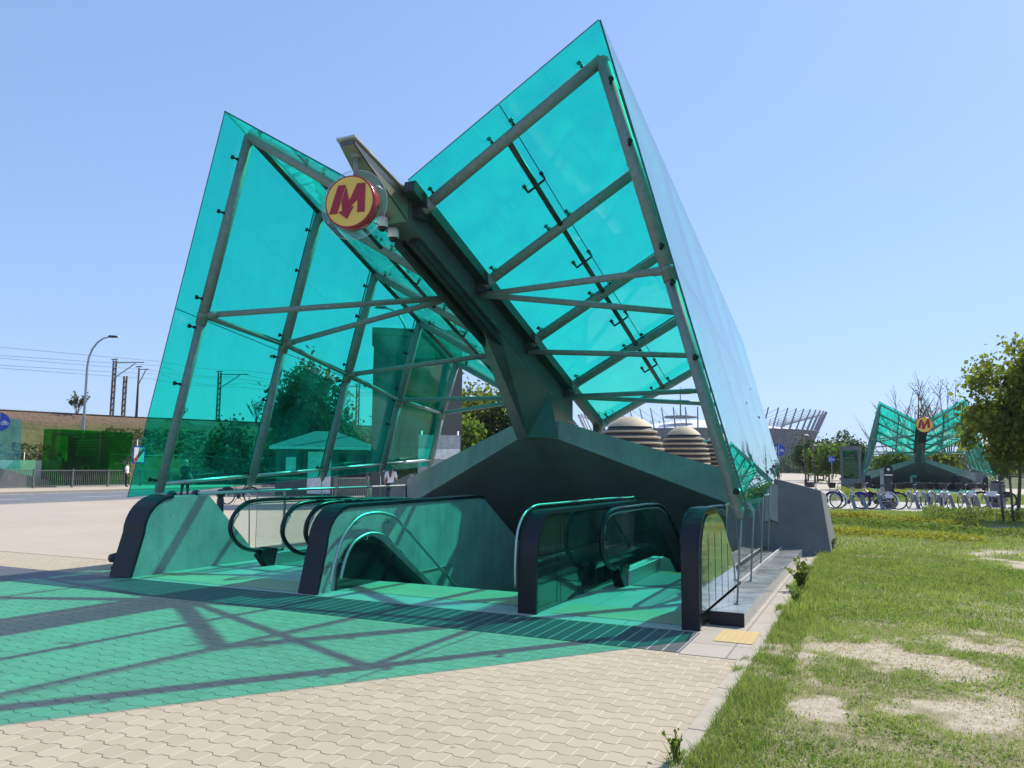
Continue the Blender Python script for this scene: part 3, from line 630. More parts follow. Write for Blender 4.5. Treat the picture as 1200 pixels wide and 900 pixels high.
# ------------------------------------------------------------------ escalators
m_comb = tile_mat('ribbed_landing_plate', (.30, .31, .31), .022, 40, .006, (.14, .145, .145), .05, .4); m_combe = mat('yellow_comb', (.55, .42, .05), .5)
def escalator(xl, xr, y0, label):
    r = empty('escalator', ((xl+xr)/2, y0, 0), label, 'escalator', 'escalators under the glass canopy')
    prof = smooth([(y0+1.2, .22), (y0+.75, .24), (y0+.32, .33), (y0+.06, .55), (y0+.06, .78), (y0+.28, .98), (y0+.62, 1.04), (y0+1.4, 1.04), (y0+2.4, 1.03), (y0+3.1, .98), (y0+3.7, .74), (y0+5.5, -.30), (y0+10, -2.9)], 6)
    for x in (xl, xr):
        MB().tube([(x, y, z) for y, z in prof], .032, 10).build('handrail', m_rubber, r)
        trim = [(y+.045 if z < .9 else y, z-.05) for y, z in prof[14:]]
        MB().tube([(x, y, z) for y, z in trim], .012, 8).build('handrail_guide', m_inox, r)
        pl = [p for p in prof[12:64]]; poly = [(x-.006, y+.02, z-.03) for y, z in pl]+[(x-.006, y0+8.0, -2.6), (x-.006, y0+3.6, .0), (x-.006, y0+1.0, .2)]
        mb = MB(); n = len(poly); mb.prism(poly, (.012, 0, 0), 0, 1); mb.build('glass_balustrade', [m_clear, m_clearedge], r)
        sk = MB().prism([(x-.09, y0+.95, 0), (x-.09, y0+1.0, .20), (x-.09, y0+2.9, .20), (x-.09, y0+3.3, .12), (x-.09, y0+8, -2.6), (x-.09, y0+8, -3.0), (x-.09, y0+3.2, -.2), (x-.09, y0+2.4, -.02)], (.18, 0, 0)); bevel(sk.build('skirt', m_inox, r), .01)
        MB().prism([(x-.07, y0+.62, .18), (x-.07, y0+.78, .30), (x-.07, y0+1.02, .26), (x-.07, y0+1.0, 0), (x-.07, y0+.80, 0)], (.14, 0, 0)).build('newel_base', m_rubber, r)
    MB().box((xl+.1, y0+1.0, -.02), (xr-.1, y0+2.48, .012)).build('landing_plate', m_comb, r); MB().box((xl+.1, y0+2.40, .0125), (xr-.1, y0+2.47, .016)).build('comb_strip', m_combe, r)
    st = MB()
    for i in range(22): st.box((xl+.1, y0+2.5+.36*i, -.205*i-.3), (xr-.1, y0+2.865+.36*i, -.205*i-.02))
    st.build('steps', mat('grooved_steps', (.2, .21, .21), .4, .8), r); return r
escalator(-8.86, -7.86, 9.05, 'escalator with clear glass balustrades next to the pale concrete end wall')
escalator(-7.46, -6.76, 9.08, 'escalator with clear glass sides just behind the long concrete stair wall')
escalator(-3.18, -2.16, 9.60, 'escalator beside the dark glazed balustrade, mostly in shade')

# ------------------------------------------------------------------ plinth, railings, small things at the entrance
plr = empty('granite_plinth', (-1.45, 8.35, 0), 'long low polished granite plinth between the mirror balustrade and the grass', 'plinth')
plb = MB(); plb.box((-1.60, 8.36, 0), (-1.25, 15.5, .145)); bevel(plb.build('plinth_body', m_plinth, plr), .006)
plb = MB(); plb.box((-2.35, 10.55, -.02), (-1.64, 15.6, .12)); bevel(plb.build('rear_step', m_plinth, plr), .006)
MB().box((-1.632, 10.5, .1), (-1.605, 15.5, .17)).build('edge_strip', m_conc, plr)
fr = MB().box((-1.60, 8.352, .004), (-1.25, 8.358, .14)).build('front_panel', m_nosing, plr)
gd = empty('glass_guard', (-1.78, 10.6, 0), 'mirror-like glass guard behind the short black nosed balustrade, reflecting the lawn', 'glass guard')
m_guard = glassmat('guard_glass', (.45, .62, .58), .03, (.4, .5, .48), .12, .01, 2.6)
for a, b in ((10.6, 12.1), (12.12, 13.6), (13.62, 15.2)): MB().prism([(-1.79, a, .13), (-1.79, b, .13), (-1.79, b, 1.12), (-1.79, a, 1.12)], (.012, 0, 0), 0, 1).build('glass_panel', [m_guard, m_clearedge], gd)
MB().tube([(-1.785, 10.58, 1.13), (-1.785, 15.2, 1.13)], .012, 8).build('top_rail', m_inox, gd)
rl = empty('glass_railing', (-9.75, 9.3, 0), 'clear glass railing with slim steel top rail along the open side of the escalator pit', 'railing')
MB().tube([(-9.75, 9.25, 1.14), (-9.75, 15.4, 1.15)], .024, 10).build('top_rail', m_inox, rl); MB().tube([(-9.75, 9.25, 1.16), (-9.75, 9.25, .9)], .02, 8).build('post', m_rod, rl)
for y in (11.3, 12.7, 14.0, 15.38): MB().box((-9.762, y-.018, 0), (-9.738, y+.018, 1.13)).build('post', m_rod if y > 15 else m_inox, rl)
for a, b in ((10.6, 11.27), (11.33, 12.67), (12.73, 13.97), (14.03, 15.34)):
    MB().prism([(-9.756, a, .05), (-9.756, b, .05), (-9.756, b, 1.08), (-9.756, a, 1.08)], (.012, 0, 0), 0, 1).build('glass_panel', [m_clear, m_clearedge], rl)
for i, (x, y) in enumerate(((-10.35, 9.3), (-10.3, 9.75), (-10.4, 10.4))):
    b = MB().lathe((x, y, 0), [(.09, 0), (.08, .04), (.065, .07), (.06, .98), (.05, 1.02)], 14); b.ball((x, y, 1.09), .085)
    b.lathe((x, y, 0), [(.068, .55), (.074, .56), (.074, .62), (.068, .63)], 14, 0)
    tag(b.build('bollard', m_dark, org=(x, y, 0)), ['dark ball-topped bollard nearest the front edge of the glass wall', 'dark ball-topped bollard between two others behind the concrete wall', 'dark ball-topped bollard furthest back of the three along the glass wall'][i], 'bollard', 'bollards along the glass wall')
sl_ = empty('ground_spotlight', (-10.55, 8.55, 0), 'small black spotlight on the paving outside the pale concrete wall', 'spotlight')
MB().lathe((-10.55, 8.55, 0), [(.001, .0), (.11, .0), (.11, .05), (.04, .06), (.04, .09)], 16).build('base', m_black, sl_); MB().ball((-10.55, 8.55, .16), .11, 0, 14, (1, 1, .85)).lathe((-10.55, 8.42, .17), [(.001, -.02), (.06, -.02), (.075, .06)], 14, 0, 'y').build('lamp_head', m_black, sl_)
# hanging round sign
SX, SY, SZ, SR = -5.73, 7.68, 4.81, .335
def m_sign(SX, SY, SZ, SR, top, label, base=True):
    r = empty('metro_sign', (SX, SY, SZ), label, 'sign', 'round yellow metro signs'); r.rotation_euler = (0, 0, R_(9 if base else 0))
    MB().lathe((SX, SY, SZ), [(SR*.98, -.10), (SR, -.09), (SR, .045), (SR*.97, .055), (.001, .055)], 48, 0, 'y').build('drum', m_pink, r)
    MB().lathe((SX, SY-.102, SZ), [(.001, 0), (SR*.985, 0)], 48, 0, 'y', False).build('red_border', m_red, r)
    MB().lathe((SX, SY-.105, SZ), [(.001, 0), (SR*.93, 0)], 48, 0, 'y', False).build('yellow_face', m_yel, r)
    k = lambda q: [(SX+(x-508)/213*SR, SY-.108, SZ-(y-418)/247*SR) for x, y in q]
    lt_ = MB()
    for q in ([(410, 262), (473, 262), (405, 525), (338, 525)], [(478, 280), (520, 473), (548, 466), (493, 580), (414, 512), (452, 500), (441, 418)], [(573, 258), (642, 258), (642, 525), (580, 525), (580, 402), (520, 470), (511, 408)]):
        lt_.prism(k(q), (0, -.006, 0))
    lt_.build('letter_emblem', m_red, r)
    if base:
        mb = MB(); mb.lathe((SX, SY+.02, SZ), [(SR*.9, 0), (SR*1.32, 0), (SR*1.32, .012), (SR*.9, .012)], 48, 0, 'y', False); mb.build('acrylic_disc', m_clear, r); MB().tube([(SX+SR*1.32*math.cos(k_*.1309), SY+.026, SZ+SR*1.32*math.sin(k_*.1309)) for k_ in range(48)], .0035, 6, closed=True).build('disc_rim', mat('acrylic_rim', (.5, .58, .58), .15), r)
        for a in (30, 150, 215, -40):
            p = (SX+SR*1.15*math.cos(R_(a)), SY-.04, SZ+SR*1.15*math.sin(R_(a))); MB().tube([p, (p[0], SY+.10, p[2])], .012, 8).build('spacer', m_inox, r)
    MB().tube([(SX, SY+.04, SZ+SR*.95), (SX, SY+.04, top)], .032, 12).lathe((SX, SY+.04, SZ+SR+.30 if base else top-.2), [(.032, -.03), (.07, -.025), (.07, .015), (.032, .02)], 14).build('hanger', m_steel, r)
    return r
m_sign(SX, SY, SZ, SR, zt(SY)-.09, 'round yellow sign with dark red letter M and arrow, nearest, hung from the spine tip')
for x, y, lab in ((-5.86, 8.50, 'white dome camera closer to the round sign'), (-5.84, 8.74, 'white dome camera closer to the light trunking')):
    z = zt(y)-.45; r = empty('dome_camera', (x, y, z), lab, 'camera', 'dome cameras under the spine')
    MB().lathe((x, y, z), [(.001, .10), (.075, .10), (.08, -.01), (.07, -.03)], 18).build('housing', m_white, r); MB().ball((x, y, z-.03), .062, 0, 14).build('lens_dome', mat('smoked_dome', (.01, .01, .012), .05), r)

# ------------------------------------------------------------------ far copies of the entrance
D2, D3 = (9.25, 59.8, .1), (-17.2, 120, .1)
for D, nth in ((D2, 'second teal glass canopy, behind the row of parked bicycles'), (D3, 'farthest teal glass canopy, a small shape beyond the buttress near the stadium')):
    copy_tree(root, None, D, nth, skip=('glass_clamp',))
copy_tree(po, None, D2, 'concrete portal arch of the second canopy behind the bicycles'); copy_tree(po, None, D3, 'concrete portal arch under the farthest small canopy')
for b, t in ((bt, 'concrete buttress at the tree side of the second canopy'), (bt2, 'concrete buttress at the black totem side of the second canopy')): copy_tree(b, None, D2, t)
far_b = [(b1, 'balustrade end wall of the second entrance, nearest the black totem'), (b2, 'far balustrade wall seen behind the black totem in the second entrance'), (b3, 'far balustrade wall in the shade under the second round sign'), (b4, 'far balustrade at the tree side of the second entrance')]
for b, t in far_b: copy_tree(b, None, D2, t, 'balustrade walls of the second entrance')
m_sign(SX+D2[0]+.05, SY+D2[1]-.3, 5.05, .60, 5.75, 'round yellow sign with red letter M on the second canopy, small in the distance', False)
dk = MB(); dk.box((XC+D2[0]-4.2, 80, -2), (XC+D2[0]+4.2, 80.2, 1.2)); rect(dk, XC+D2[0]-4, 74, XC+D2[0]+4, 80, .01)
struct(dk.build('second_stairwell_wall', m_soffit))

# ------------------------------------------------------------------ trees and shrubs
m_bark = mat('bark', (.13, .10, .075), .9, 0, .3, 9, .4, 30)
def leafmesh(r, centers, size, material, dark=None):
    o = tri_mesh('crown', leaf_quads(centers-np.array(r.location), np.full(len(centers), size)), material, dark, 4); o.parent = r; return o
def tree(name, x, y, z0, h, crown, nclump, nleaf, size, material, label, group=None, trunk_r=.1, lean=0, hollow=.55, bare_top=0, spread=.2, cat='tree'):
    """crown: (cx, cy, cz, rx, ry, rz) relative to the foot"""
    r = empty(name, (x, y, z0), label, cat, group); cx, cy, cz, rx, ry, rz = crown; mb = MB()
    top = Vector((x+cx, y+cy, z0+cz+rz*.45))
    mb.tube([(x, y, z0), (x+cx*.3, y+cy*.3, z0+(cz-rz)*.9), Vector((x+cx*.7, y+cy*.7, z0+cz)), top], [trunk_r, trunk_r*.8, trunk_r*.5, trunk_r*.12], 8)
    C_ = []
    for k in range(nclump):
        d = rng.normal(size=3); d /= np.linalg.norm(d); rad = hollow+(1-hollow)*rng.random()**.6; rad *= .8+.32*rng.random()
        if d[2] < -.6: rad *= .75
        c = np.array([x+cx+d[0]*rx*rad, y+cy+d[1]*ry*rad, z0+cz+d[2]*rz*rad]); C_.append(c)
        if k % 3 == 0:
            st = Vector((x+cx*.5, y+cy*.5, z0+cz-rz*(.7-.9*random.random())*.8)); e = Vector(c); mid = st.lerp(e, .5)+Vector((0, 0, .1*rz))
            mb.tube([st, mid, e], [trunk_r*.32, trunk_r*.2, trunk_r*.06], 5, cap=False)
    C_ = np.array(C_); mb.build('trunk', m_bark, r)
    per = nleaf//nclump; L = np.repeat(C_, per, 0)+rng.normal(size=(nclump*per, 3))*np.array([rx, ry, rz])*spread*(.6+.8*np.repeat(rng.random(nclump), per))[:, None]
    tone = np.clip(np.repeat(rng.random(nclump)*.7, per)+.45*(rng.random(len(L))-.2), 0, 1)
    L[:, 2] = np.maximum(L[:, 2], z0+.05)
    leafmesh(r, L, size, material, tone); return r
lm_a = leafmat('plane_tree_leaf', (.175, .205, .045), .5); lm_b = leafmat('dark_leaf', (.05, .09, .028), .32); lm_c = leafmat('light_leaf', (.12, .20, .03), .4); lm_d = leafmat('olive_leaf', (.10, .12, .045), .3)
tree('broadleaf_tree', 4.15, 30.1, 0, 6.2, (.40, .1, 3.6, 2.05, 1.9, 2.25), 84, 12000, .155, lm_a, 'young leafy broadleaf tree tied to wooden stakes at the edge of the lawn', None, .06, hollow=.15, spread=.105)
tree('broadleaf_tree', 7.9, 27.5, 0, 6.4, (.0, .0, 3.9, 1.8, 1.8, 2.1), 70, 6000, .17, lm_a, 'leafy tree just outside the frame beside the staked one', None, .06, hollow=.2, spread=.14)
for i, (x, y) in enumerate(((3.62, 29.0), (3.9, 29.1), (4.45, 29.5))):
    MB().tube([(x, y, 0), (x-.06+.02*i, y+.02, 1.45)], .035, 8).tube([(x-.06+.02*i, y+.02, 1.40), (3.98, 29.9, 1.42)] if i != 1 else [(x, y, 1.36), (x, y, 1.40)], .022, 6).build('tree_stake', m_bark, org=(x, y, 0))
    tag(bpy.context.scene.objects[-1] if False else COL.objects[-1], ['wooden stake supporting the staked tree, nearest the parked bicycles', 'middle wooden stake supporting the staked tree', 'wooden stake supporting the staked tree, nearest its trunk'][i], 'stake', 'wooden tree stakes')
tree('dense_tree', -32.5, 39.3, 0, 8, (0, 0, 4.9, 2.3, 2.3, 3.1), 90, 9000, .26, lm_b, 'dense dark tree beside the kiosk, seen through the teal glass wall', 'trees beyond the plaza', .14, hollow=.15, spread=.17)
for i, (x, y, h, rr, mt_, lab) in enumerate(((-28.5, 47, 8.0, 2.4, lm_b, 'tall dark tree directly behind the concrete ventilation tower'), (-25.0, 47.5, 7.6, 2.4, lm_a, 'leafy tree between the ventilation tower and the portal arch'), (-22.0, 48, 6.6, 2.3, lm_b, 'dark tree seen just over the portal arch, nearest its apex'), (-23.5, 43.5, 4.4, 1.6, lm_c, 'low pale green tree beside the ventilation tower'),
                                            (-36.5, 46, 6, 2.6, lm_b, 'broad dark tree behind the kiosk roof'))):
    tree('dense_tree', x, y, 0, h, (0, 0, h*.58, rr, rr, h*.42), 60, 5000, .28, mt_, lab, 'trees beyond the plaza', .12, hollow=.2, spread=.18)
far = [(-8.5, 118, 5.6, 2.1, lm_b, 'dark tree left of the lamp post in front of the stadium'), (-6.6, 120, 5.6, 1.9, lm_b, 'dark tree right behind the far lamp post'), (-4.2, 124, 7.0, 2.2, lm_b, 'dark tree over the bright green avenue trees'), (-6.4, 104, 4.0, 1.4, lm_c, 'small bright green tree nearest the far path'), (-4.9, 100, 4.6, 1.5, lm_c, 'larger bright green tree beside the far blue sign'), (-3.3, 98, 4.3, 1.3, lm_c, 'bright green tree next to the grey lift pavilion'),
       (-2.4, 122, 6.2, 2.0, lm_b, 'dark tree behind the grey lift pavilion'), (2.0, 92, 3.2, 1.6, lm_c, 'pale green shrub seen through the second canopy'), (6.2, 94, 3.4, 1.8, lm_a, 'leafy shrub seen under the second canopy roof'), (11.5, 92, 5, 2.5, lm_a, 'tree behind the tree side of the second canopy')]
for x, y, h, rr, mt_, lab in far:
    tree('avenue_tree', x, y, 0, h, (0, 0, h*.58, rr, rr, h*.42), 46, 2600, .34, mt_, lab, 'trees along the far avenue', .12, hollow=.2, spread=.2)
def bare_tree(x, y, z0, h, n, label, group, leafy=0, cat='tree', lmx=lm_d, leaf=.16):
    r = empty('sparse_tree', (x, y, z0), label, cat, group); mb = MB(); L = []
    for k in range(n):
        a = random.random()*6.28; d = h*(.05+.38*random.random()); hh = h*(.55+.45*random.random())
        pts = [(x, y, z0+.02), (x+d*.25*math.cos(a), y+d*.25*math.sin(a), z0+hh*.4), (x+d*.75*math.cos(a), y+d*.75*math.sin(a), z0+hh*.75), (x+d*math.cos(a), y+d*math.sin(a), z0+hh)]
        mb.tube(pts, [h*.008, h*.0052, h*.003, h*.0012], 5, cap=False)
        for j in range(6):
            t = .35+.6*random.random(); q = Vector(pts[1]).lerp(Vector(pts[3]), t); b_ = a+random.uniform(-1.2, 1.2); mb.tube([q, q+Vector((math.cos(b_)*h*.1, math.sin(b_)*h*.1, h*.14))], [h*.0025, h*.001], 4, cap=False)
            for s in range(leafy): L.append(q+Vector((math.cos(b_), math.sin(b_), 1.2))*h*.11*random.random()+Vector(rng.normal(size=3)*h*.02))
    mb.build('branches', m_bark, r)
    if L: leafmesh(r, np.array([list(l) for l in L]), leaf, lmx, rng.random(len(L)))
    return r
bare_tree(4.2, 97, 0, 11.6, 16, 'nearly leafless tree rising behind the second round sign', 'sparse trees', 1); bare_tree(7.6, 99, 0, 12.0, 18, 'feathery half leafy tree behind the tree side wing of the second canopy', 'sparse trees', 7); bare_tree(1.8, 99, 0, 11.0, 9, 'thin leafless tree behind the peak of the second canopy', 'sparse trees', 0)

# ------------------------------------------------------------------ railway embankment with shrubs, masts and wires
crest = [(-64, -10), (-61, 20), (-59.5, 37), (-57, 47), (-52.5, 56), (-46, 65), (-39, 75), (-33, 83)]
m, nt, out = newmat('embankment_slope'); p = princ(nt, out, .95, 0, .1); v = coords(nt); x, y, z = sep(nt, v)
gc = ramp(nt, noise(nt, v, .9, 8, .7), [(.3, (.07, .085, .025)), (.5, (.15, .15, .06)), (.7, (.24, .19, .10))]); bc = ramp(nt, noise(nt, v, 5, 8, .8), [(.3, (.13, .085, .055)), (.7, (.30, .21, .14))])
link(nt, mixc(nt, (z+noise(nt, v, .5, 5)*1.8-5.2).op('MULTIPLY', 1.6, cl=True), gc, bc), p.inputs['Base Color']); link(nt, bump(nt, noise(nt, v, 3, 8, .8), .8, .3), p.inputs['Normal'])
em = MB(); n = len(crest); rows = []
for i, (cx, cy) in enumerate(crest):
    a = crest[max(i-1, 0)]; b = crest[min(i+1, n-1)]; d = Vector((b[0]-a[0], b[1]-a[1], 0)).normalized(); nn = Vector((d.y, -d.x, 0))
    rows.append([Vector((cx, cy, 0))+nn*k+Vector((0, 0, zz)) for k, zz in ((8.5, -.05), (6.5, 1.0), (3.2, 3.0), (.6, 5.1), (0, 5.45), (-10, 5.45), (-22, -.1))])
for i in range(n-1):
    for j in range(6): em.add([rows[i][j], rows[i+1][j], rows[i+1][j+1], rows[i][j+1]], [(0, 1, 2, 3)], 0, True)
struct(em.build('embankment', m))
rt = MB()
for off in (.6, 2.0): rt.tube([(cx-off, cy+off*.3, 5.55) for cx, cy in crest], .07, 6)
tag(rt.build('railway_track', m_rust), 'dark rails running along the top of the embankment', 'railway track')
def along(t):
    k = t*(n-1); i = min(int(k), n-2); f = k-i; return crest[i][0]+(crest[i+1][0]-crest[i][0])*f, crest[i][1]+(crest[i+1][1]-crest[i][1])*f
NB = 9000   # low scrub on the slope
tt = .12+.75*rng.random(NB); cc = np.array([along(t) for t in tt]); dd = 1.5+6.5*rng.random(NB)
zz = np.interp(dd, [0, .6, 3.2, 6.5, 8.5], [5.4, 5.1, 3.0, 1.0, 0]); kx = np.where(cc[:, 1] > 52, .65, .95); xx = cc[:, 0]+dd*kx; yy = cc[:, 1]-dd*np.where(cc[:, 1] > 52, .62, .25)
k = (vnoise(xx, yy, .35, 41) > .38) & (cc[:, 1] > 10)
tag(tri_mesh('scrub', leaf_quads(np.stack([xx, yy, zz+.5*rng.random(NB)*(.4+vnoise(xx, yy, .5, 42))], 1)[k], np.full(k.sum(), .30)), lm_d, rng.random(k.sum()), 4), kind='stuff')
for i, (px_, py_, h, lf, lab) in enumerate(((-57.3, 42.5, 2.0, 5, 'small round bush on the embankment crest left of the tall lamp'), (-54.5, 50.5, 1.4, 1, 'low leafless bush on the crest right of the tall lamp'), (-51.5, 56.5, 2.4, 2, 'bare shrub on the crest beside the edge of the glass wall'), (-50.0, 58.5, 2.0, 3, 'sparse shrub on the crest just inside the glass wall'))):
    bare_tree(px_-1, py_, 5.3, h, 22, lab, 'shrubs on the embankment crest', lf, 'shrub', lm_d, .14)
for i, (x, y, h, rr) in enumerate(((-45, 53, 5, 2.6), (-42, 57, 5.4, 2.8), (-39.5, 60, 5.2, 2.6), (-47.5, 48, 4.2, 2.0), (-36, 64, 6.4, 3), (-42.5, 50, 3.0, 2.2))):
    tree('embankment_bush', x, y, .2, h, (0, 0, h*.5, rr, rr, h*.5), 44, 3200, .3, lm_b, ['dark bush on the slope behind the front glass wall tube', 'tall dark bush on the slope behind the second glass wall tube', 'dark bush on the slope beside the dense tree', 'round bush low on the slope at the glass wall edge', 'tallest dark bush behind the dense tree by the kiosk', 'low dark bush in front of the other slope bushes'][i], 'bushes on the embankment slope', .1, hollow=.2, spread=.2, cat='bush')
def mast(x, y, z0, h, arm, label, lattice=True):
    r = empty('catenary_mast', (x, y, z0), label, 'mast', 'railway masts'); mb = MB()
    if lattice:
        for a in (-.16, .16): mb.box((x+a-.05, y-.06, z0), (x+a+.05, y+.06, z0+h))
        for k in range(int(h/.5)): mb.bar((x-.16, y, z0+.5*k), (x+.16, y, z0+.5*k+.45), .05, .04, (0, 1, 0))
    else: mb.tube([(x, y, z0), (x, y, z0+h)], [.11, .07], 8)
    mb.build('pole', m_rust, r)
    if arm: MB().bar((x, y, z0+h-.15), (x+arm*.85, y+arm*.5, z0+h-.1), .07, .07).bar((x, y, z0+h-1.5), (x+arm*.6, y+arm*.35, z0+h-.2), .06, .06).tube([(x-.4, y, z0+h+.1), (x+.3, y, z0+h+.1)], .05, 6).build('bracket', m_rust, r)
    return r
mast(-57.7, 45.2, 5.3, 4.9, 2.4, 'rusty lattice railway mast with a bracket arm, right of the tall lamp'); mast(-57.7, 46.3, 5.3, 3.7, 0, 'short rusty mast close behind the lattice mast'); mast(-57.2, 47.2, 5.3, 4.5, .8, 'thin grey railway mast right of the lattice pair', False)
mast(-54.5, 53.7, 5.3, 4.7, 2.6, 'railway mast with arm seen between the first two glass wall tubes'); mast(-51.5, 57.4, 5.3, 3.4, 0, 'railway mast hidden partly behind the second glass wall tube'); mast(-47.2, 65, 5.3, 4.4, -2.6, 'railway mast with arm beside the ventilation tower'); mast(-46.2, 66.5, 5.3, 3.5, 0, 'plain railway mast closest to the ventilation tower')
wy = [(-70, 5), (-56, 46.5), (-54, 54), (-47, 65.5), (-36, 80)]
for i, (off, zz) in enumerate(((2.2, 10.1), (2.0, 9.75), (1.2, 9.4), (2.4, 9.0), (1.4, 8.65))):
    pts = []
    for (ax, ay), (bx, by) in zip(wy[:-1], wy[1:]):
        for k in range(8): t = k/8; pts.append((ax+(bx-ax)*t+off, ay+(by-ay)*t, zz-.5*4*t*(1-t)*(1 if i % 2 else .4)))
    tag(MB().tube(pts, .015, 4).build('overhead_wire', m_pole), ['topmost overhead railway wire', 'second overhead railway wire from the top', 'middle overhead railway wire', 'second lowest overhead railway wire', 'lowest overhead railway wire'][i], 'wire', 'overhead railway wires')

# ------------------------------------------------------------------ across the road: lamp, fences, lift, ramp
def street_lamp(x, y, h, label, dirv):
    r = empty('street_lamp', (x, y, 0), label, 'street lamp'); d = Vector(dirv)
    pts = [(x, y, 0), (x, y, 2.5), (x, y, h-2.2)]+[tuple(Vector((x, y, h-2.2))+d*(1.7*(1-math.cos(a)))+Vector((0, 0, 2.2*math.sin(a)))) for a in (.3, .6, .9, 1.2, 1.5)]
    MB().tube(pts, [.11, .1, .075, .07, .065, .06, .055, .05], 10).lathe((x, y, 0), [(.13, 0), (.13, .9), (.1, 1.0)], 12).build('pole', m_pole, r)
    e = Vector(pts[-1]); MB().hexa([e-d*.05+Vector((0, -.13, -.06)), e-d*.05+Vector((0, .13, -.06)), e+d*.75+Vector((0, .1, -.02)), e+d*.75+Vector((0, -.1, -.02))], [e+Vector((0, -.1, .1)), e+Vector((0, .1, .1)), e+d*.6+Vector((0, .06, .1)), e+d*.6+Vector((0, -.06, .1))]).build('lamp_head', m_black, r)
street_lamp(-49.6, 36.7, 10.5, 'tall curved street lamp in front of the green glass lift', (.55, .6, 0))
m_fence = mat('grey_fence_paint', (.16, .17, .18), .5, .4)
def pedfence(y0, y1, x, label, group=None, step=2.6, h=1.15):
    r = empty('pedestrian_fence', (x, y0, 0), label, 'fence', group); y = y0
    while y < y1-.1:
        MB().box((x-.05, y-.05, 0), (x+.05, y+.05, h+.06)).build('post', m_fence, r)
        pn = MB(); e = min(y+step, y1); pn.box((x-.02, y+.06, h-.06), (x+.02, e-.06, h)); pn.box((x-.02, y+.06, .12), (x+.02, e-.06, .17)); k = y+.16
        while k < e-.1: pn.box((x-.01, k-.012, .17), (x+.01, k+.012, h-.06)); k += .14
        pn.build('bar_panel', m_fence, r); y += step
    MB().box((x-.05, y1-.05, 0), (x+.05, y1+.05, h+.06)).build('post', m_fence, r); return r
street_lamp(-23.9, 60, 10.4, 'curved street lamp seen small through the roof glass above the portal', (-.75, .1, 0)); street_lamp(-24.4, 38.3, 10.8, 'curved street lamp rising behind the concrete ventilation tower', (-.8, -.3, 0))
pedfence(24, 50, -47.2, 'grey barred pedestrian fence along the far side of the road')
# wire mesh fence at the embankment foot
mf = empty('mesh_fence', (-52.5, 30, 0), 'thin wire mesh fence with slim posts at the embankment foot', 'fence'); k = 22
while k < 64:
    MB().tube([(-51.6, k, 0), (-51.6, k, 2.3)], .035, 6).build('post', m_pole, mf); k += 3
MB().tube([(-51.6, 22, 2.25), (-51.6, 63, 2.25)], .014, 4).tube([(-51.6, 22, 1.2), (-51.6, 63, 1.2)], .010, 4).build('wire', m_pole, mf)
lw_ = MB().box((-50.6, 20, 0), (-50.2, 37, .8)).build('low_wall', m_conc, org=(-50.4, 28, 0)); tag(lw_, 'pale low concrete wall behind the barred fence', 'wall')
rw = empty('ramp_entrance', (-48.6, 29.0, 0), 'pale concrete ramp wall with sloping dark opening left of the green lift', 'ramp')
MB().box((-49.9, 24, 0), (-49.6, 36.2, 1.75)).build('back_wall', mat('pale_concrete', (.6, .58, .53), .8), rw); MB().prism([(-49.0, 26, 0), (-49.0, 35.6, 0), (-49.0, 29.6, 1.5), (-49.0, 26, 1.7)], (.3, 0, 0)).build('side_wall', m_conc_d, rw)
tg = empty('small_glass_canopy', (-47.9, 27.5, 0), 'small teal glass canopy at the frame edge behind the blue disc sign', 'canopy')
for c4 in ([(-48.5, 24, .9), (-48.2, 31.6, 1.2), (-48.9, 31.9, 4.3), (-49.2, 24, 4.8)],): 
    P = [Vector(q) for q in c4]; mb = MB(); mb.add(P, [(0, 1, 2, 3)]); mb.add([q+Vector((-.03, 0, 0)) for q in P], [(3, 2, 1, 0)]); mb.build('glass_wall', glassmat('pale_teal_glass', (.25, .72, .72), .10, (.3, .6, .62)), tg)
MB().tube([(-48.4, 30.4, 0), (-49.0, 30.5, 4.3)], .09, 10).tube([(-48.4, 27.0, 0), (-49.0, 27.0, 4.5)], .09, 10).build('frame_tube', m_steel, tg)
gl = empty('green_lift_shaft', (-47.9, 36, 0), 'dark green glass lift pavilion behind the street lamp', 'pavilion')
x0, x1, y0, y1, hh = -49.6, -48.0, 33.9, 39.4, 3.8
for a, b in (((x1, y0), (x1, 36.8)), ((x1, 36.86), (x1, y1)), ((x0, y0), (x1, y0)), ((x0, y0), (x0, y1)), ((x0, y1), (x1, y1))):
    d = Vector((b[0]-a[0], b[1]-a[1], 0)).normalized()*.02; nrm = Vector((d.y, -d.x, 0)); q = [Vector((*a, .12))+d, Vector((*b, .12))-d, Vector((*b, hh))-d, Vector((*a, hh))+d]
    mb = MB(); mb.prism(q, nrm, 0); mb.build('glass_panel', m_green, gl)
fm = MB()
for y in (34.4, 35.6, 38.2): fm.box((-49.4, y-.09, 0), (-49.22, y+.09, hh-.25))
fm.box((-49.42, 34.3, hh-.4), (-49.2, 38.3, hh-.2)); fm.build('steel_frame', m_dark, gl)
MB().box((-49.5, 35.7, .13), (-48.6, 38.1, 3.3)).build('lift_car', m_dark, gl)
lv = MB()
for k in range(6): lv.bar((-48.4, 35.4, 2.1+.2*k), (-48.4, 36.9, 2.18+.2*k), .06, .03)
lv.build('louvre', m_steel, gl); MB().box((x0-.05, y0-.05, 0), (x1+.05, y1+.05, .12)).build('base', m_conc, gl)
ts = empty('warning_sign', (-50.5, 41.9, 0), 'red and white striped board half hidden by the edge of the teal glass wall', 'sign')
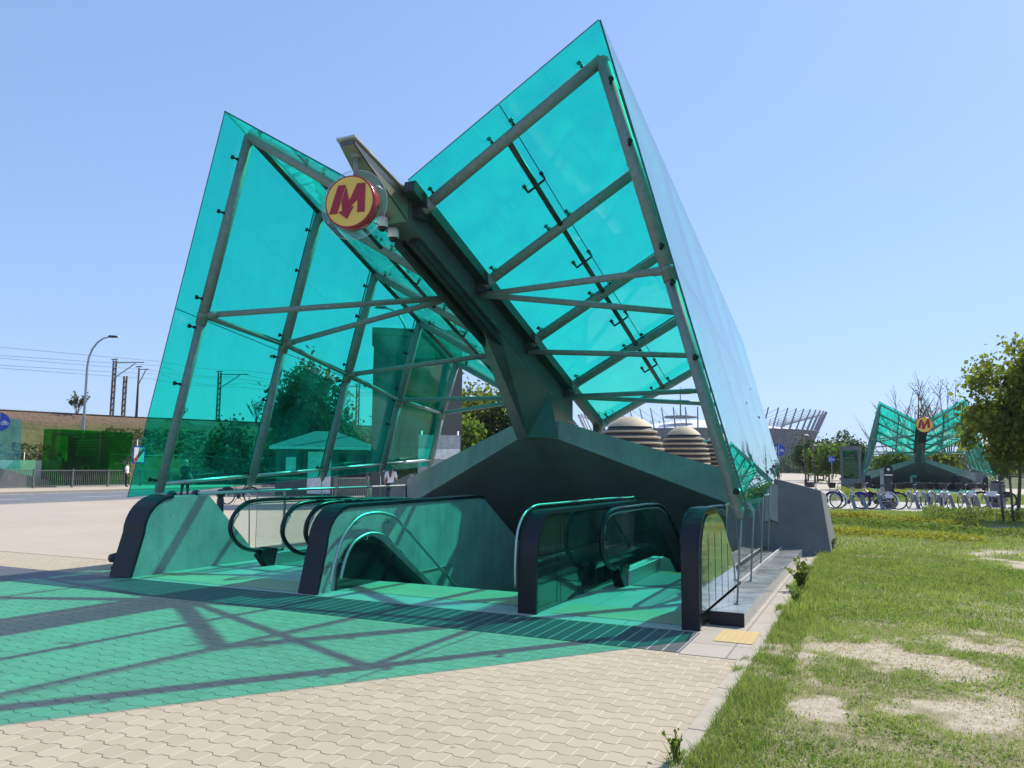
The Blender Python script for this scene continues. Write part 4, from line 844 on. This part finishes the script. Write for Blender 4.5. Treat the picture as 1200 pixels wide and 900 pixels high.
MB().tube([(-50.5, 41.9, 0), (-50.5, 41.9, 3.4)], .04, 8).build('post', m_pole, ts); MB().box((-50.47, 41.5, 1.6), (-50.43, 42.6, 2.9)).build('board', m_blue, ts); MB().box((-50.43, 41.6, 1.7), (-50.41, 42.5, 2.8)).build('face', m_white, ts); MB().bar((-50.40, 41.65, 1.8), (-50.40, 42.45, 2.7), .03, .24, (0, 0, 1)).build('stripe', mat('red_paint', (.5, .03, .03), .5), ts)
# blue disc signs
def disc_sign(x, y, h, rad, label, yaw=0.0):
    r = empty('path_sign', (x, y, 0), label, 'sign', 'blue path signs'); r.rotation_euler = (0, 0, yaw)
    o = (x, y, 0)
    MB().tube([(x, y+.05, 0), (x, y+.05, h+rad)], .032, 8).build('post', m_pole, r)
    MB().lathe((x, y, h), [(.001, -.012), (rad, -.012), (rad, .012), (.001, .012)], 32, 0, 'y', False).build('disc', m_blue, r)
    ic = MB(); f = y-.018
    ic.box((x-rad*.03, f, h-rad*.88), (x+rad*.03, f+.004, h+rad*.88))
    ic.ball((x-rad*.42, f, h+rad*.42), rad*.12, 0, 10, (1, .05, 1)); ic.bar((x-rad*.42, f, h+rad*.28), (x-rad*.42, f, h-rad*.1), rad*.2, .004, (0, 1, 0)); ic.bar((x-rad*.42, f, h-rad*.1), (x-rad*.56, f, h-rad*.5), rad*.1, .004, (0, 1, 0)); ic.bar((x-rad*.42, f, h-rad*.1), (x-rad*.3, f, h-rad*.5), rad*.1, .004, (0, 1, 0))
    for a in (.3, .68): ic.tube([(x+rad*a+rad*.15*math.cos(t*.5236), f, h-rad*.15+rad*.15*math.sin(t*.5236)) for t in range(12)], rad*.03, 5, closed=True)
    ic.bar((x+rad*.3, f, h-rad*.15), (x+rad*.45, f, h+rad*.12), rad*.06, .004, (0, 1, 0)); ic.bar((x+rad*.45, f, h+rad*.12), (x+rad*.68, f, h-rad*.15), rad*.06, .004, (0, 1, 0)); ic.bar((x+rad*.35, f, h+rad*.1), (x+rad*.62, f, h+rad*.14), rad*.06, .004, (0, 1, 0))
    ic.build('pictogram', m_white, r)
disc_sign(-27.25, 17.0, 2.98, .32, 'blue disc sign with white pictograms at the road edge, nearest of its kind', R_(52)); disc_sign(-7.3, 69.8, 3.22, .5, 'blue disc sign with white pictograms beyond the concrete buttress', R_(5)); disc_sign(-4.2, 92, 2.7, .40, 'small far blue disc sign among the bright green trees', 0)
def park_lamp(x, y, h, label):
    r = empty('park_lamp', (x, y, 0), label, 'street lamp', 'lantern lamps on the far path')
    MB().lathe((x, y, 0), [(.12, 0), (.11, .8), (.065, .9), (.055, h-.9), (.09, h-.88), (.09, h-.8)], 12).build('pole', m_dark, r)
    MB().lathe((x, y, h-.8), [(.12, 0), (.30, .62), (.12, .01)], 8, 0, 'z', False).build('lantern_glass', mat('lantern_glass', (.16, .17, .17), .3), r)
    fr_ = MB().lathe((x, y, h-.8), [(.001, .76), (.18, .72), (.33, .62), (.33, .58), (.001, .6)], 8, 0, 'z', False)
    for k in range(4): a = k*1.571+.785; fr_.tube([(x+.13*math.cos(a), y+.13*math.sin(a), h-.8), (x+.32*math.cos(a), y+.32*math.sin(a), h-.2)], .02, 5)
    fr_.build('lantern_frame', m_dark, r)
park_lamp(-4.6, 61.5, 4.25, 'dark lantern lamp post nearest on the far path'); park_lamp(-6.0, 93, 4.4, 'dark lantern lamp post further away among the bright green trees')

# ------------------------------------------------------------------ kiosk and ventilation tower behind the glass
kx = empty('kiosk', (-26.5, 33.2, 0), 'small kiosk with hipped roof under the dense tree', 'kiosk')
kd = Vector((3.6, 2.8, 0)).normalized(); kn = Vector((-kd.y, kd.x, 0)); k0 = Vector((-28.2, 31.9, 0))
kp = lambda a, b, z: k0+kd*a+kn*b+Vector((0, 0, z))
def kbox(nm, a0, a1, b0, b1, z0, z1, mt_): return MB().hexa([kp(a0, b0, z0), kp(a1, b0, z0), kp(a1, b1, z0), kp(a0, b1, z0)], [kp(a0, b0, z1), kp(a1, b0, z1), kp(a1, b1, z1), kp(a0, b1, z1)]).build(nm, mt_, kx)
kbox('wall', 0, 4.8, .1, 3.4, 0, 2.4, mat('kiosk_green', (.05, .10, .085), .5)); kbox('eaves', -.35, 5.2, -.35, 3.8, 2.42, 2.58, m_white)
MB().add([kp(-.3, -.3, 2.59), kp(5.15, -.3, 2.59), kp(5.15, 3.75, 2.59), kp(-.3, 3.75, 2.59), kp(1.9, 1.7, 3.45), kp(3.0, 1.7, 3.45)], [(0, 1, 5, 4), (1, 2, 5), (2, 3, 4, 5), (3, 0, 4), (0, 3, 2, 1)]).build('roof', mat('kiosk_roof', (.15, .17, .165), .5), kx)
for a, b in ((.25, 1.35), (3.2, 4.6)): kbox('window', a, b, .06, .098, 1.0, 2.2, m_darkgl)
kbox('door', 1.6, 2.8, .06, .098, .1, 2.3, m_white); kbox('poster', .5, 1.0, .03, .058, 1.3, 2.0, m_white)
vt = empty('ventilation_tower', (-17.2, 28, 0), 'tall grey concrete tower with green glazed front behind the woman in white', 'tower')
vd = Vector((3.0, 2.08, 0)).normalized(); vn = Vector((-vd.y, vd.x, 0)); v0 = Vector((-18.65, 26.68, 0)); vp = lambda a, b, z: v0+vd*a+vn*b+Vector((0, 0, z))
def vbox(nm, a0, a1, b0, b1, z0, z1, mt_): return MB().hexa([vp(a0, b0, z0), vp(a1, b0, z0), vp(a1, b1, z0), vp(a0, b1, z0)], [vp(a0, b0, z1), vp(a1, b0, z1), vp(a1, b1, z1), vp(a0, b1, z1)]).build(nm, mt_, vt)
m_tow = mat('tower_concrete', (.10, .108, .105), .8, 0, .12, .7)
vbox('side_wall', 0, .95, 0, 3.2, 0, 7.0, m_tow); vbox('side_wall', 2.75, 3.7, 0, 3.2, 0, 7.0, m_tow); vbox('roof', -.08, 3.78, -.08, 3.3, 7.01, 7.3, m_tow); vbox('back_wall', .951, 2.749, 2.9, 3.19, 0, 7.0, m_tow)
for z in (0.1, 2.4, 4.7): vbox('glass_panel', .97, 2.73, .14, .17, z, z+2.26, m_green)
vbox('dark_backing', 1.2, 2.5, 1.0, 2.4, 0.02, 6.4, m_dark); vbox('transom', .952, 2.748, .10, .13, 2.34, 2.42, m_dark); vbox('transom', .952, 2.748, .10, .13, 4.64, 4.72, m_dark)  # solid dark box added behind the green panels to make them read dark
sgn = empty('notice_board', (-14.7, 25.4, 0), 'pale notice board on posts seen past the portal arch', 'sign')
nb0 = Vector((-15.3, 24.9, 0)); nd = Vector((1.3, .9, 0)).normalized(); nbp = lambda a, b, z: nb0+nd*a+Vector((-nd.y, nd.x, 0))*b+Vector((0, 0, z))
for a in (.1, 1.45): MB().tube([nbp(a, .05, 0), nbp(a, .05, 2.9)], .04, 8).build('post', m_pole, sgn)
for z0, z1, mt_ in ((1.85, 2.25, m_white), (2.27, 2.75, mat('grey_board', (.4, .43, .43), .5)), (1.3, 1.83, mat('grey_board_low', (.32, .35, .35), .5))):
    MB().hexa([nbp(0, 0, z0), nbp(1.55, 0, z0), nbp(1.55, .04, z0), nbp(0, .04, z0)], [nbp(0, 0, z1), nbp(1.55, 0, z1), nbp(1.55, .04, z1), nbp(0, .04, z1)]).build('board', mt_, sgn)
pedfence(28, 34.2, -21.4, 'thin grey barred fence in the middle of the plaza behind the bicycle', None, 2.4, 1.05)

# ------------------------------------------------------------------ bicycles
m_tyre = mat('tyre', (.02, .02, .02), .8); m_frame = {'silver': mat('silver_frame', (.5, .52, .55), .35, .6), 'blue': mat('purple_blue_panel', (.05, .03, .22), .4), 'black': mat('black_frame', (.015, .015, .016), .35), 'white': mat('white_panel', (.72, .74, .78), .4)}
def bicycle(label, fm, panel, group):
    """side view in the local XZ plane, front towards +X"""
    r = empty('bicycle', (0, 0, 0), label, 'bicycle', group); A, B_, Cc, D_, E_ = Vector((-.52, 0, .34)), Vector((.52, 0, .34)), Vector((-.05, 0, .30)), Vector((-.22, 0, .78)), Vector((.36, 0, .82))
    for c in (A, B_):
        w = MB().tube([(c.x+.32*math.cos(t*.2618), 0, c.z+.32*math.sin(t*.2618)) for t in range(24)], .021, 6, closed=True).build('wheel', m_tyre, r)
        MB().tube([(c.x+.292*math.cos(t*.2618), 0, c.z+.292*math.sin(t*.2618)) for t in range(24)], .012, 5, closed=True).build('rim', m_inox, w)
        sp_ = MB()
        for k in range(14): a = k*math.pi/7; sp_.tube([(c.x, (.02 if k % 2 else -.02), c.z), (c.x+.29*math.cos(a), 0, c.z+.29*math.sin(a))], .0022, 3, cap=False)
        sp_.tube([(c.x, -.05, c.z), (c.x, .05, c.z)], .025, 8).build('spokes', m_inox, w)
    f = MB().tube([Cc, (.1, 0, .52), E_], .026, 8).tube([Cc, D_], .022, 8)
    for s in (-1, 1): f.tube([A+Vector((0, .05*s, 0)), D_+Vector((.04, .02*s, -.12))], .011, 6).tube([A+Vector((0, .05*s, 0)), Cc+Vector((0, .03*s, 0))], .012, 6)
    f.tube([D_, D_+Vector((-.05, 0, .14))], .014, 6); f.build('frame', fm, r)
    fk = MB().tube([E_+Vector((-.03, 0, .14)), E_+Vector((.02, 0, -.12))], .018, 8)
    for s in (-1, 1): fk.tube([E_+Vector((.02, .0, -.12)), (.43, .05*s, .62), B_+Vector((0, .05*s, 0))], .012, 6)
    fk.build('fork', fm, r)
    MB().tube([(.18, -.30, 1.02), (.27, -.24, 1.06), (.33, -.08, 1.0), (.33, .08, 1.0), (.27, .24, 1.06), (.18, .30, 1.02)], .014, 8).build('handlebar', m_black, r)
    MB().hexa([(-.40, -.09, .93), (-.40, .09, .93), (-.14, .03, .93), (-.14, -.03, .93)], [(-.42, -.10, .99), (-.42, .10, .99), (-.12, .025, .97), (-.12, -.025, .97)]).build('saddle', m_black, r)
    for c, a0, a1 in ((A, 20, 215), (B_, 30, 190)): MB().tube([(c.x+.36*math.cos(R_(a0+(a1-a0)*k/10)), 0, c.z+.36*math.sin(R_(a0+(a1-a0)*k/10))) for k in range(11)], .026, 6).build('mudguard', panel, r)
    for s in (-1, 1): MB().prism([(A.x-.20, .035*s, .48), (A.x-.16, .035*s, .60), (A.x, .035*s, .68), (A.x+.15, .035*s, .60), (A.x+.08, .035*s, .46)], (0, .006*s, 0)).build('skirt_guard', panel, r)
    bk_ = MB(); bk_.hexa([(.44, -.14, .84), (.44, .14, .84), (.66, .12, .84), (.66, -.12, .84)], [(.42, -.17, 1.06), (.42, .17, 1.06), (.72, .15, 1.06), (.72, -.15, 1.06)]); bk_.build('basket', m_black, r)
    cr = MB().lathe((Cc.x, -.04, Cc.z), [(.001, -.004), (.09, -.004), (.09, .004), (.001, .004)], 16, 0, 'y'); cr.tube([(Cc.x, -.07, Cc.z), (Cc.x+.1, -.07, Cc.z-.13), (Cc.x+.1, -.15, Cc.z-.13)], .01, 5).tube([(Cc.x, .07, Cc.z), (Cc.x-.1, .07, Cc.z+.13), (Cc.x-.1, .15, Cc.z+.13)], .01, 5); cr.build('crank', m_black, r)
    MB().tube([(-.05, .05, .28), (-.12, .2, .015)], .01, 5).build('kickstand', m_black, r); return r
GB = 'city bicycles in the docking row'
bk0 = bicycle('silver city bicycle with purple rear guard, side on, closest to the concrete buttress', m_frame['silver'], m_frame['blue'], GB)
bk0.location = (-1.05, 34.7, .01); bk0.rotation_euler = (0, 0, R_(188)); 
def dupb(src, loc, rz, label):
    c = copy_tree(src, None, (0, 0, 0), label); c.location = loc; c.rotation_euler = (0, 0, R_(rz)); return c
bks = bicycle('silver city bicycle with pale guard, second from the concrete buttress', m_frame['silver'], m_frame['white'], GB); bks.location = (-.05, 35.2, .01); bks.rotation_euler = (0, 0, R_(172))
dupb(bks, (-1.9, 34.9, .01), 165, 'city bicycle mostly hidden by the concrete buttress')
bkb = bicycle('dark city bicycle, side on, parked next to the black totem', m_frame['black'], m_frame['black'], GB); bkb.location = (.32, 35.3, .01); bkb.rotation_euler = (0, 0, R_(10))
bw = bicycle('white and blue city bicycle, end on, first to the tree side of the totem', m_frame['silver'], m_frame['white'], GB); bw.location = (1.45, 37.4, .01); bw.rotation_euler = (0, 0, R_(-112))
for (x, y, a, lab) in ((1.95, 37.5, -108, 'city bicycle, end on, second after the totem'), (2.38, 37.8, -115, 'city bicycle, end on, third after the totem'), (2.68, 37.9, -104, 'city bicycle, end on, fourth after the totem'), (3.42, 38.5, -112, 'city bicycle with bright front guard standing after the gap in the row'), (3.80, 38.7, -100, 'city bicycle, end on, standing right beside the one after the gap')): dupb(bw, (x, y, .01), a, lab)
bkr = bicycle('black bicycle lying low with a red and white panel beside the litter bin', m_frame['black'], m_frame['black'], GB); bkr.location = (4.62, 39.3, .01); bkr.rotation_euler = (0, 0, R_(-165))
MB().box((-.1, -.06, .5), (.35, .06, .72)).build('advert_panel', m_white, bkr, org=(0, 0, 0)); MB().box((-.08, -.066, .53), (.1, -.061, .68)).build('advert_mark', mat('red_mark', (.5, .04, .03), .5), bkr, org=(0, 0, 0))
m_dock = mat('dock_grey', (.20, .225, .25), .45, .4)
dl = [(-.75, 34.5), (-.35, 34.6), (.25, 35.0), (1.62, 36.9), (2.12, 37.0), (2.52, 37.25), (2.95, 37.4), (3.55, 38.0), (3.95, 38.2), (4.35, 38.6), (4.85, 38.8)]
dn = ['nearest the concrete buttress', 'second from the concrete buttress', 'between the side-on bicycles and the totem', 'first after the totem', 'second after the totem', 'third after the totem', 'fourth after the totem', 'at the gap in the row', 'just after the gap in the row', 'holding the black bicycle', 'empty, nearest the litter bin']
for (x, y), t in zip(dl, dn):
    tag(MB().hexa([(x-.07, y-.05, .006), (x+.07, y-.05, .006), (x+.07, y+.12, .006), (x-.07, y+.12, .006)], [(x-.21, y+.10, .58), (x-.09, y+.10, .58), (x-.09, y+.2, .63), (x-.21, y+.2, .63)]).box((x-.14, y-.1, .004), (x+.14, y+.2, .018)).build('bicycle_dock', m_dock, org=(x, y, 0)), 'slanted grey bicycle dock '+t, 'bicycle dock', 'bicycle docks')
tt_ = empty('rental_totem', (.45, 36.4, 0), 'black rental totem with rounded top beside the bicycles', 'totem')
MB().prism([(.36, 36.4, .3), (.70, 36.4, .3), (.70, 36.4, 1.62)]+[(.53+.17*math.cos(R_(a)), 36.4, 1.62+.2*math.sin(R_(a))) for a in (20, 50, 80, 110, 140, 160)]+[(.36, 36.4, 1.62)], (0, .16, 0)).build('screen_panel', m_black, tt_)
MB().box((.20, 36.42, 0), (.345, 36.54, 1.6)).build('side_post', m_pole, tt_); MB().box((.33, 36.36, .006), (.76, 36.62, .31)).build('base', mat('totem_base', (.08, .085, .09), .5), tt_)
MB().box((.38, 36.394, 1.36), (.68, 36.398, 1.42)).lathe((.53, 36.394, 1.62), [(.001, 0), (.06, 0)], 16, 0, 'y', False).build('panel_mark', m_white, tt_)
MB().box((.40, 36.394, .7), (.66, 36.398, 1.25)).build('screen', mat('dim_screen', (.05, .06, .08), .15), tt_)
bn = empty('litter_bin', (4.95, 41.0, 0), 'grey litter bin behind the tree stakes', 'litter bin')
MB().lathe((4.95, 41, 0), [(.27, .02), (.30, .1), (.31, 1.0), (.28, 1.05)], 20).build('body', m_conc_d, bn); MB().lathe((4.95, 41, 0), [(.29, 1.05), (.30, 1.12), (.001, 1.2)], 20).build('lid', m_dark, bn)
lb = empty('lift_pavilion', (-1.8, 68.5, 0), 'small grey lift pavilion with green window left of the second canopy', 'pavilion')
MB().box((-2.45, 67.6, .01), (-.95, 70.0, .9)).box((-2.5, 67.5, 3.1), (-.9, 70.1, 3.45)).box((-2.45, 67.6, .9), (-2.25, 70, 3.1)).box((-1.15, 67.6, .9), (-.95, 70, 3.1)).build('wall', m_conc_d, lb)
MB().box((-2.24, 67.7, .91), (-1.16, 67.74, 3.09)).build('window', m_green, lb); MB().box((-2.2, 68.2, .92), (-1.2, 69.8, 3.0)).build('lift_car', m_dark, lb)
wb = bicycle('black bicycle parked alone on the plaza behind the escalators', m_frame['black'], m_frame['black'], None); wb.location = (-23.3, 24.3, .01); wb.rotation_euler = (0, 0, R_(75)); wb.scale = (1.0, 1.0, 1.0)
sc_ = empty('electric_scooter', (-17.4, 25.4, 0), 'green and black electric scooter parked beside the plaza fence', 'scooter')
q = lambda a, z, b=0: Vector((-19.1+a*.8, 25.9+a*.55+b, z))
MB().bar(q(0, .12), q(.8, .12), .16, .06).build('deck', m_black, sc_); MB().tube([q(.85, .12), q(.72, 1.12)], .03, 8).build('stem', mat('scooter_green', (.08, .35, .12), .4), sc_); MB().tube([q(.72, 1.12)+Vector((.2, -.25, 0)), q(.72, 1.12)-Vector((.2, -.25, 0))], .02, 6).build('handlebar', m_black, sc_)
for a in (-.05, .9): MB().tube([q(a+.11*math.cos(t*.5236), .12+.11*math.sin(t*.5236)) for t in range(12)], .03, 6, closed=True).build('wheel', m_tyre, sc_)

# ------------------------------------------------------------------ people
m_skin = mat('skin', (.45, .27, .19), .55)
def person(x, y, yaw, H, shirt, trousers, hair, label, stride=.12, long_hair=False, arm=.12, bag=False):
    r = empty('person', (x, y, 0), label, 'person'); r.rotation_euler = (0, 0, yaw); s = H/1.75
    J = {'pel': (0, 0, .95), 'wst': (0, .01, 1.10), 'ch': (0, 0, 1.33), 'nk': (0, -.01, 1.47), 'hd': (0, -.02, 1.56), 'ht': (0, -.02, 1.70)}
    Rv = {'pel': .135, 'wst': .118, 'ch': .14, 'nk': .055, 'hd': .088, 'ht': .062}; Eg = [('pel', 'wst'), ('wst', 'ch'), ('ch', 'nk'), ('nk', 'hd'), ('hd', 'ht')]
    for sg, n_ in ((-1, 'l'), (1, 'r')):
        st = stride*sg
        for k, p_, rr, par in (('hip', (.10*sg, 0, .90), .092, 'pel'), ('kn', (.105*sg, st*.45-.02, .50), .060, 'hip'), ('an', (.105*sg, st+.03, .09), .040, 'kn'), ('to', (.115*sg, st-.13, .035), .036, 'an'),
                               ('sh', (.185*sg, 0, 1.40), .058, 'ch'), ('el', (.245*sg, .05*arm*8-.02, 1.12), .042, 'sh'), ('wr', (.255*sg, -.10-.5*arm, .90), .028, 'el'), ('pm', (.255*sg, -.13-.55*arm, .83), .030, 'wr')):
            J[k+n_] = p_; Rv[k+n_] = rr; Eg.append((par if par in ('pel', 'ch') else par+n_, k+n_))
    names = list(J); me = bpy.data.meshes.new('body'); me.from_pydata([Vector(J[n_])*s for n_ in names], [(names.index(a), names.index(b)) for a, b in Eg], [])
    o = bpy.data.objects.new('body', me); COL.objects.link(o); md = o.modifiers.new('skin', 'SKIN')
    for i, n_ in enumerate(names): sv = me.skin_vertices[0].data[i]; sv.radius = (Rv[n_]*s*1.1, Rv[n_]*s*(.8 if n_ in ('ch', 'wst', 'pel') else 1)*1.1); sv.use_root = (n_ == 'pel')
    sd = o.modifiers.new('sub', 'SUBSURF'); sd.levels = sd.render_levels = 2
    ev = o.evaluated_get(bpy.context.evaluated_depsgraph_get()); nm = bpy.data.meshes.new_from_object(ev); o.modifiers.clear(); o.data = nm
    nm.materials.clear()
    for q_ in (shirt, trousers, m_skin, m_black): nm.materials.append(q_)
    for p_ in nm.polygons:
        c = p_.center/s; p_.use_smooth = True
        p_.material_index = 3 if c.z < .075 else 1 if (c.z < .98 and abs(c.x) < .2) else 2 if c.z > 1.455 or (abs(c.x) > .2 and c.z < 1.2) else 0
    o.parent = r
    fg = MB()
    for sg in (-1, 1):
        w = Vector((.255*sg, -.13-.55*arm, .82))*s
        for k, ln_ in enumerate((.07, .08, .075, .06)): a = w+Vector((0, (-.03+.02*k), -.02))*s; fg.tube([a, a+Vector((-.006*sg, -.008, -ln_*.55))*s, a+Vector((-.02*sg, -.012, -ln_))*s], [.009, .008, .006], 6)
        fg.tube([w+Vector((0, -.03, .02))*s, w+Vector((-.012*sg, -.06, -.03))*s], [.01, .007], 6)
    for sx in (-.03, .03): fg.ball(Vector((sx, -.105, 1.61))*s, .008*s, 0, 6)
    fg.ball(Vector((0, -.118, 1.575))*s, .016*s, 0, 6, (.8, 1, 1.3))
    fg.build('fingers_and_face', m_skin, r, org=(0, 0, 0))
    hr = MB().ball(Vector((0, .005, 1.645))*s, .112*s, 0, 14, (.92, 1, .92))
    if long_hair: hr.tube([Vector((0, .08, 1.64))*s, Vector((0, .14, 1.50))*s, Vector((0, .185, 1.36))*s, Vector((0, .19, 1.20))*s], [.07*s, .075*s, .06*s, .025*s], 10)
    hr.build('hair', hair, r, org=(0, 0, 0))
    if bag: MB().hexa([Vector(q_)*s for q_ in ((-.14, .12, 1.02), (.14, .12, 1.02), (.14, .24, 1.02), (-.14, .24, 1.02))], [Vector(q_)*s for q_ in ((-.12, .12, 1.42), (.12, .12, 1.42), (.12, .22, 1.42), (-.12, .22, 1.42))]).build('backpack', m_black, r, org=(0, 0, 0))
    return r
h_dark = mat('dark_hair', (.02, .014, .01), .5); h_red = mat('reddish_hair', (.12, .035, .02), .5); h_grey = mat('grey_hair', (.35, .34, .32), .6)
c_white = mat('white_cotton', (.8, .8, .82), .8); c_black = mat('black_cloth', (.012, .012, .014), .85)
person(-17.2, 26.0, R_(205), 1.66, c_white, c_black, h_red, 'woman in a white top with long reddish hair, seen from behind', .08, True, .18)
person(-27.3, 25.2, R_(190), 1.80, c_black, c_black, h_grey, 'person in black clothes with grey hair behind the teal glass wall', .10)
person(-45.9, 37.4, R_(120), 1.72, c_white, c_black, h_dark, 'person in a white shirt standing beyond the far fence by the lift', .06, False, .1, True)
person(-9.3, 88.0, R_(20), 1.75, c_black, c_black, h_dark, 'distant person in dark clothes walking on the far path', .2)

# ------------------------------------------------------------------ beehive domes and stadium
m_rib = mat('cream_slat', (.48, .38, .24), .7); m_gap = mat('dark_slot', (.03, .03, .025), .6)
def dome(x, y, rad, h, label):
    r = empty('slatted_dome', (x, y, 0), label, 'pavilion', 'slatted dome pavilions'); nl = 9; core = MB(); sl2 = MB()
    prof = lambda z: rad*math.sqrt(max(0, 1-((z-h*.35)/(h*.66))**2)) if z > h*.35 else rad
    core.lathe((x, y, 0), [(prof(h*i/14)*.93, h*i/14) for i in range(14)]+[(.01, h*.97)], 40); core.build('dark_core', m_gap, r)
    for i in range(nl):
        z = h*(.04+.088*i); a = prof(z+.1); sl2.lathe((x, y, z), [(a*.9, .0), (a*1.02, .02), (a*1.015, h*.032), (a*.9, h*.036)], 40)
    sl2.build('slats', m_rib, r)
    MB().lathe((x, y, 0), [(prof(h*.84), h*.84)]+[(prof(h*(.84+.16*i/6)), h*(.84+.16*i/6)) for i in range(1, 7)], 40).build('cap', m_rib, r)
dome(-25.7, 88.5, 3.95, 7.5, 'largest cream slatted dome pavilion beyond the portal'); dome(-21.1, 96, 3.1, 6.7, 'middle cream slatted dome pavilion, in front of the stadium'); dome(-17.7, 102, 2.7, 6.0, 'smaller slatted dome pavilion half hidden by the glass wall tube')
st = empty('stadium', (-165, 830, 0), 'huge basket-shaped stadium with slanted masts on the skyline', 'stadium')
SXc, SYc, A_, B2_ = -168, 830, 118, 100
def ell(t, k, z): return Vector((SXc+A_*k*math.cos(t), SYc+B2_*k*math.sin(t), z))
m, nt, out = newmat('stadium_mesh'); p = princ(nt, out, .5, .3, .5); v = coords(nt); x, y, z = sep(nt, v)
an = x.op('ARCTAN2', y); q1 = noise(nt, v, .05, 2); cmb = nt.nodes.new('ShaderNodeCombineXYZ'); link(nt, (an*42.0).op('FLOOR'), cmb.inputs[0]); link(nt, (z/5.0).op('FLOOR'), cmb.inputs[1]); wnn = nt.nodes.new('ShaderNodeTexWhiteNoise'); nt.links.new(cmb.outputs[0], wnn.inputs[0])
link(nt, ramp(nt, V(nt, wnn.outputs[0]), [(0, (.035, .045, .08)), (.5, (.07, .08, .125)), (1, (.15, .165, .22))]), p.inputs['Base Color'])
NT = 72
bw_ = MB()
for i in range(NT):
    a, b = 2*math.pi*i/NT, 2*math.pi*(i+1)/NT
    for (k0_, z0_), (k1_, z1_) in (((.84, 6), (1.0, 39)),): bw_.add([ell(a, k0_, z0_), ell(b, k0_, z0_), ell(b, k1_, z1_), ell(a, k1_, z1_)], [(0, 1, 2, 3)], 0, True)
    bw_.add([ell(a, .80, 0), ell(b, .80, 0), ell(b, .84, 6), ell(a, .84, 6)], [(0, 1, 2, 3)])
bw_.build('facade', m, st)
m_mast = mat('stadium_mast', (.09, .10, .13), .5, .4); ms = MB()
for i in range(NT):
    a = 2*math.pi*i/NT; ms.tube([ell(a, .85, 0), ell(a, 1.08, 58)], [.9, .65], 5); ms.tube([ell(a, 1.075, 57), ell(a, .72, 45)], .18, 4); ms.tube([ell(a, 1.01, 38.5), ell(a+2*math.pi/NT, 1.01, 38.5)], .8, 5)
ms.build('masts', m_mast, st)
rf = MB()
for i in range(NT):
    a, b = 2*math.pi*i/NT, 2*math.pi*(i+1)/NT
    rf.add([ell(a, .99, 39), ell(b, .99, 39), ell(b, .55, 45.5), ell(a, .55, 45.5)], [(0, 1, 2, 3)], 0, True); rf.add([ell(a, .55, 45.5), ell(b, .55, 45.5), ell(b, .2, 51), ell(a, .2, 51)], [(0, 1, 2, 3)], 0, True)
rf.build('roof_membrane', mat('white_membrane', (.72, .72, .74), .6), st)
MB().tube([(SXc-4, SYc-60, 52), (SXc-4, SYc-60, 82)], [.9, .35], 6).lathe((SXc-4, SYc-60, 45), [(16, 6), (16, 7.5), (.1, 7.5)], 24).build('spire', m_mast, st)
MB().box((SXc-4, SYc-60.1, 77.2), (SXc+7, SYc-59.9, 80)).build('flag', m_white, st); MB().box((SXc-4, SYc-60.15, 74.2), (SXc+7, SYc-59.85, 77.1)).build('flag_band', mat('flag_red', (.6, .03, .06), .6), st)
# distant tree belt on the skyline
nb_ = 26000; th = rng.random(nb_)*1.9-1.25; dist = 330+90*rng.random(nb_); hz = (2+8*vnoise(th*40+50, dist*.02, .6, 51))*rng.random(nb_)**.6
tag(tri_mesh('far_woods', leaf_quads(np.stack([dist*np.sin(th), dist*np.cos(th), hz], 1), np.full(nb_, 2.6)), lm_b, rng.random(nb_), 4), kind='stuff')
# ------------------------------------------------------------------ the air
hz_ = MB().box((-3600, -3600, -9.4), (3600, 3600, 95)).build('haze', m_white); hz_.data.materials.clear(); hz_['kind'] = 'stuff'
m, nt, out = newmat('air_haze'); pv = nt.nodes.new('ShaderNodeVolumePrincipled'); pv.inputs['Density'].default_value = .0002; pv.inputs['Color'].default_value = (.82, .88, 1, 1); nt.links.new(pv.outputs[0], out.inputs['Volume']); hz_.data.materials.append(m)
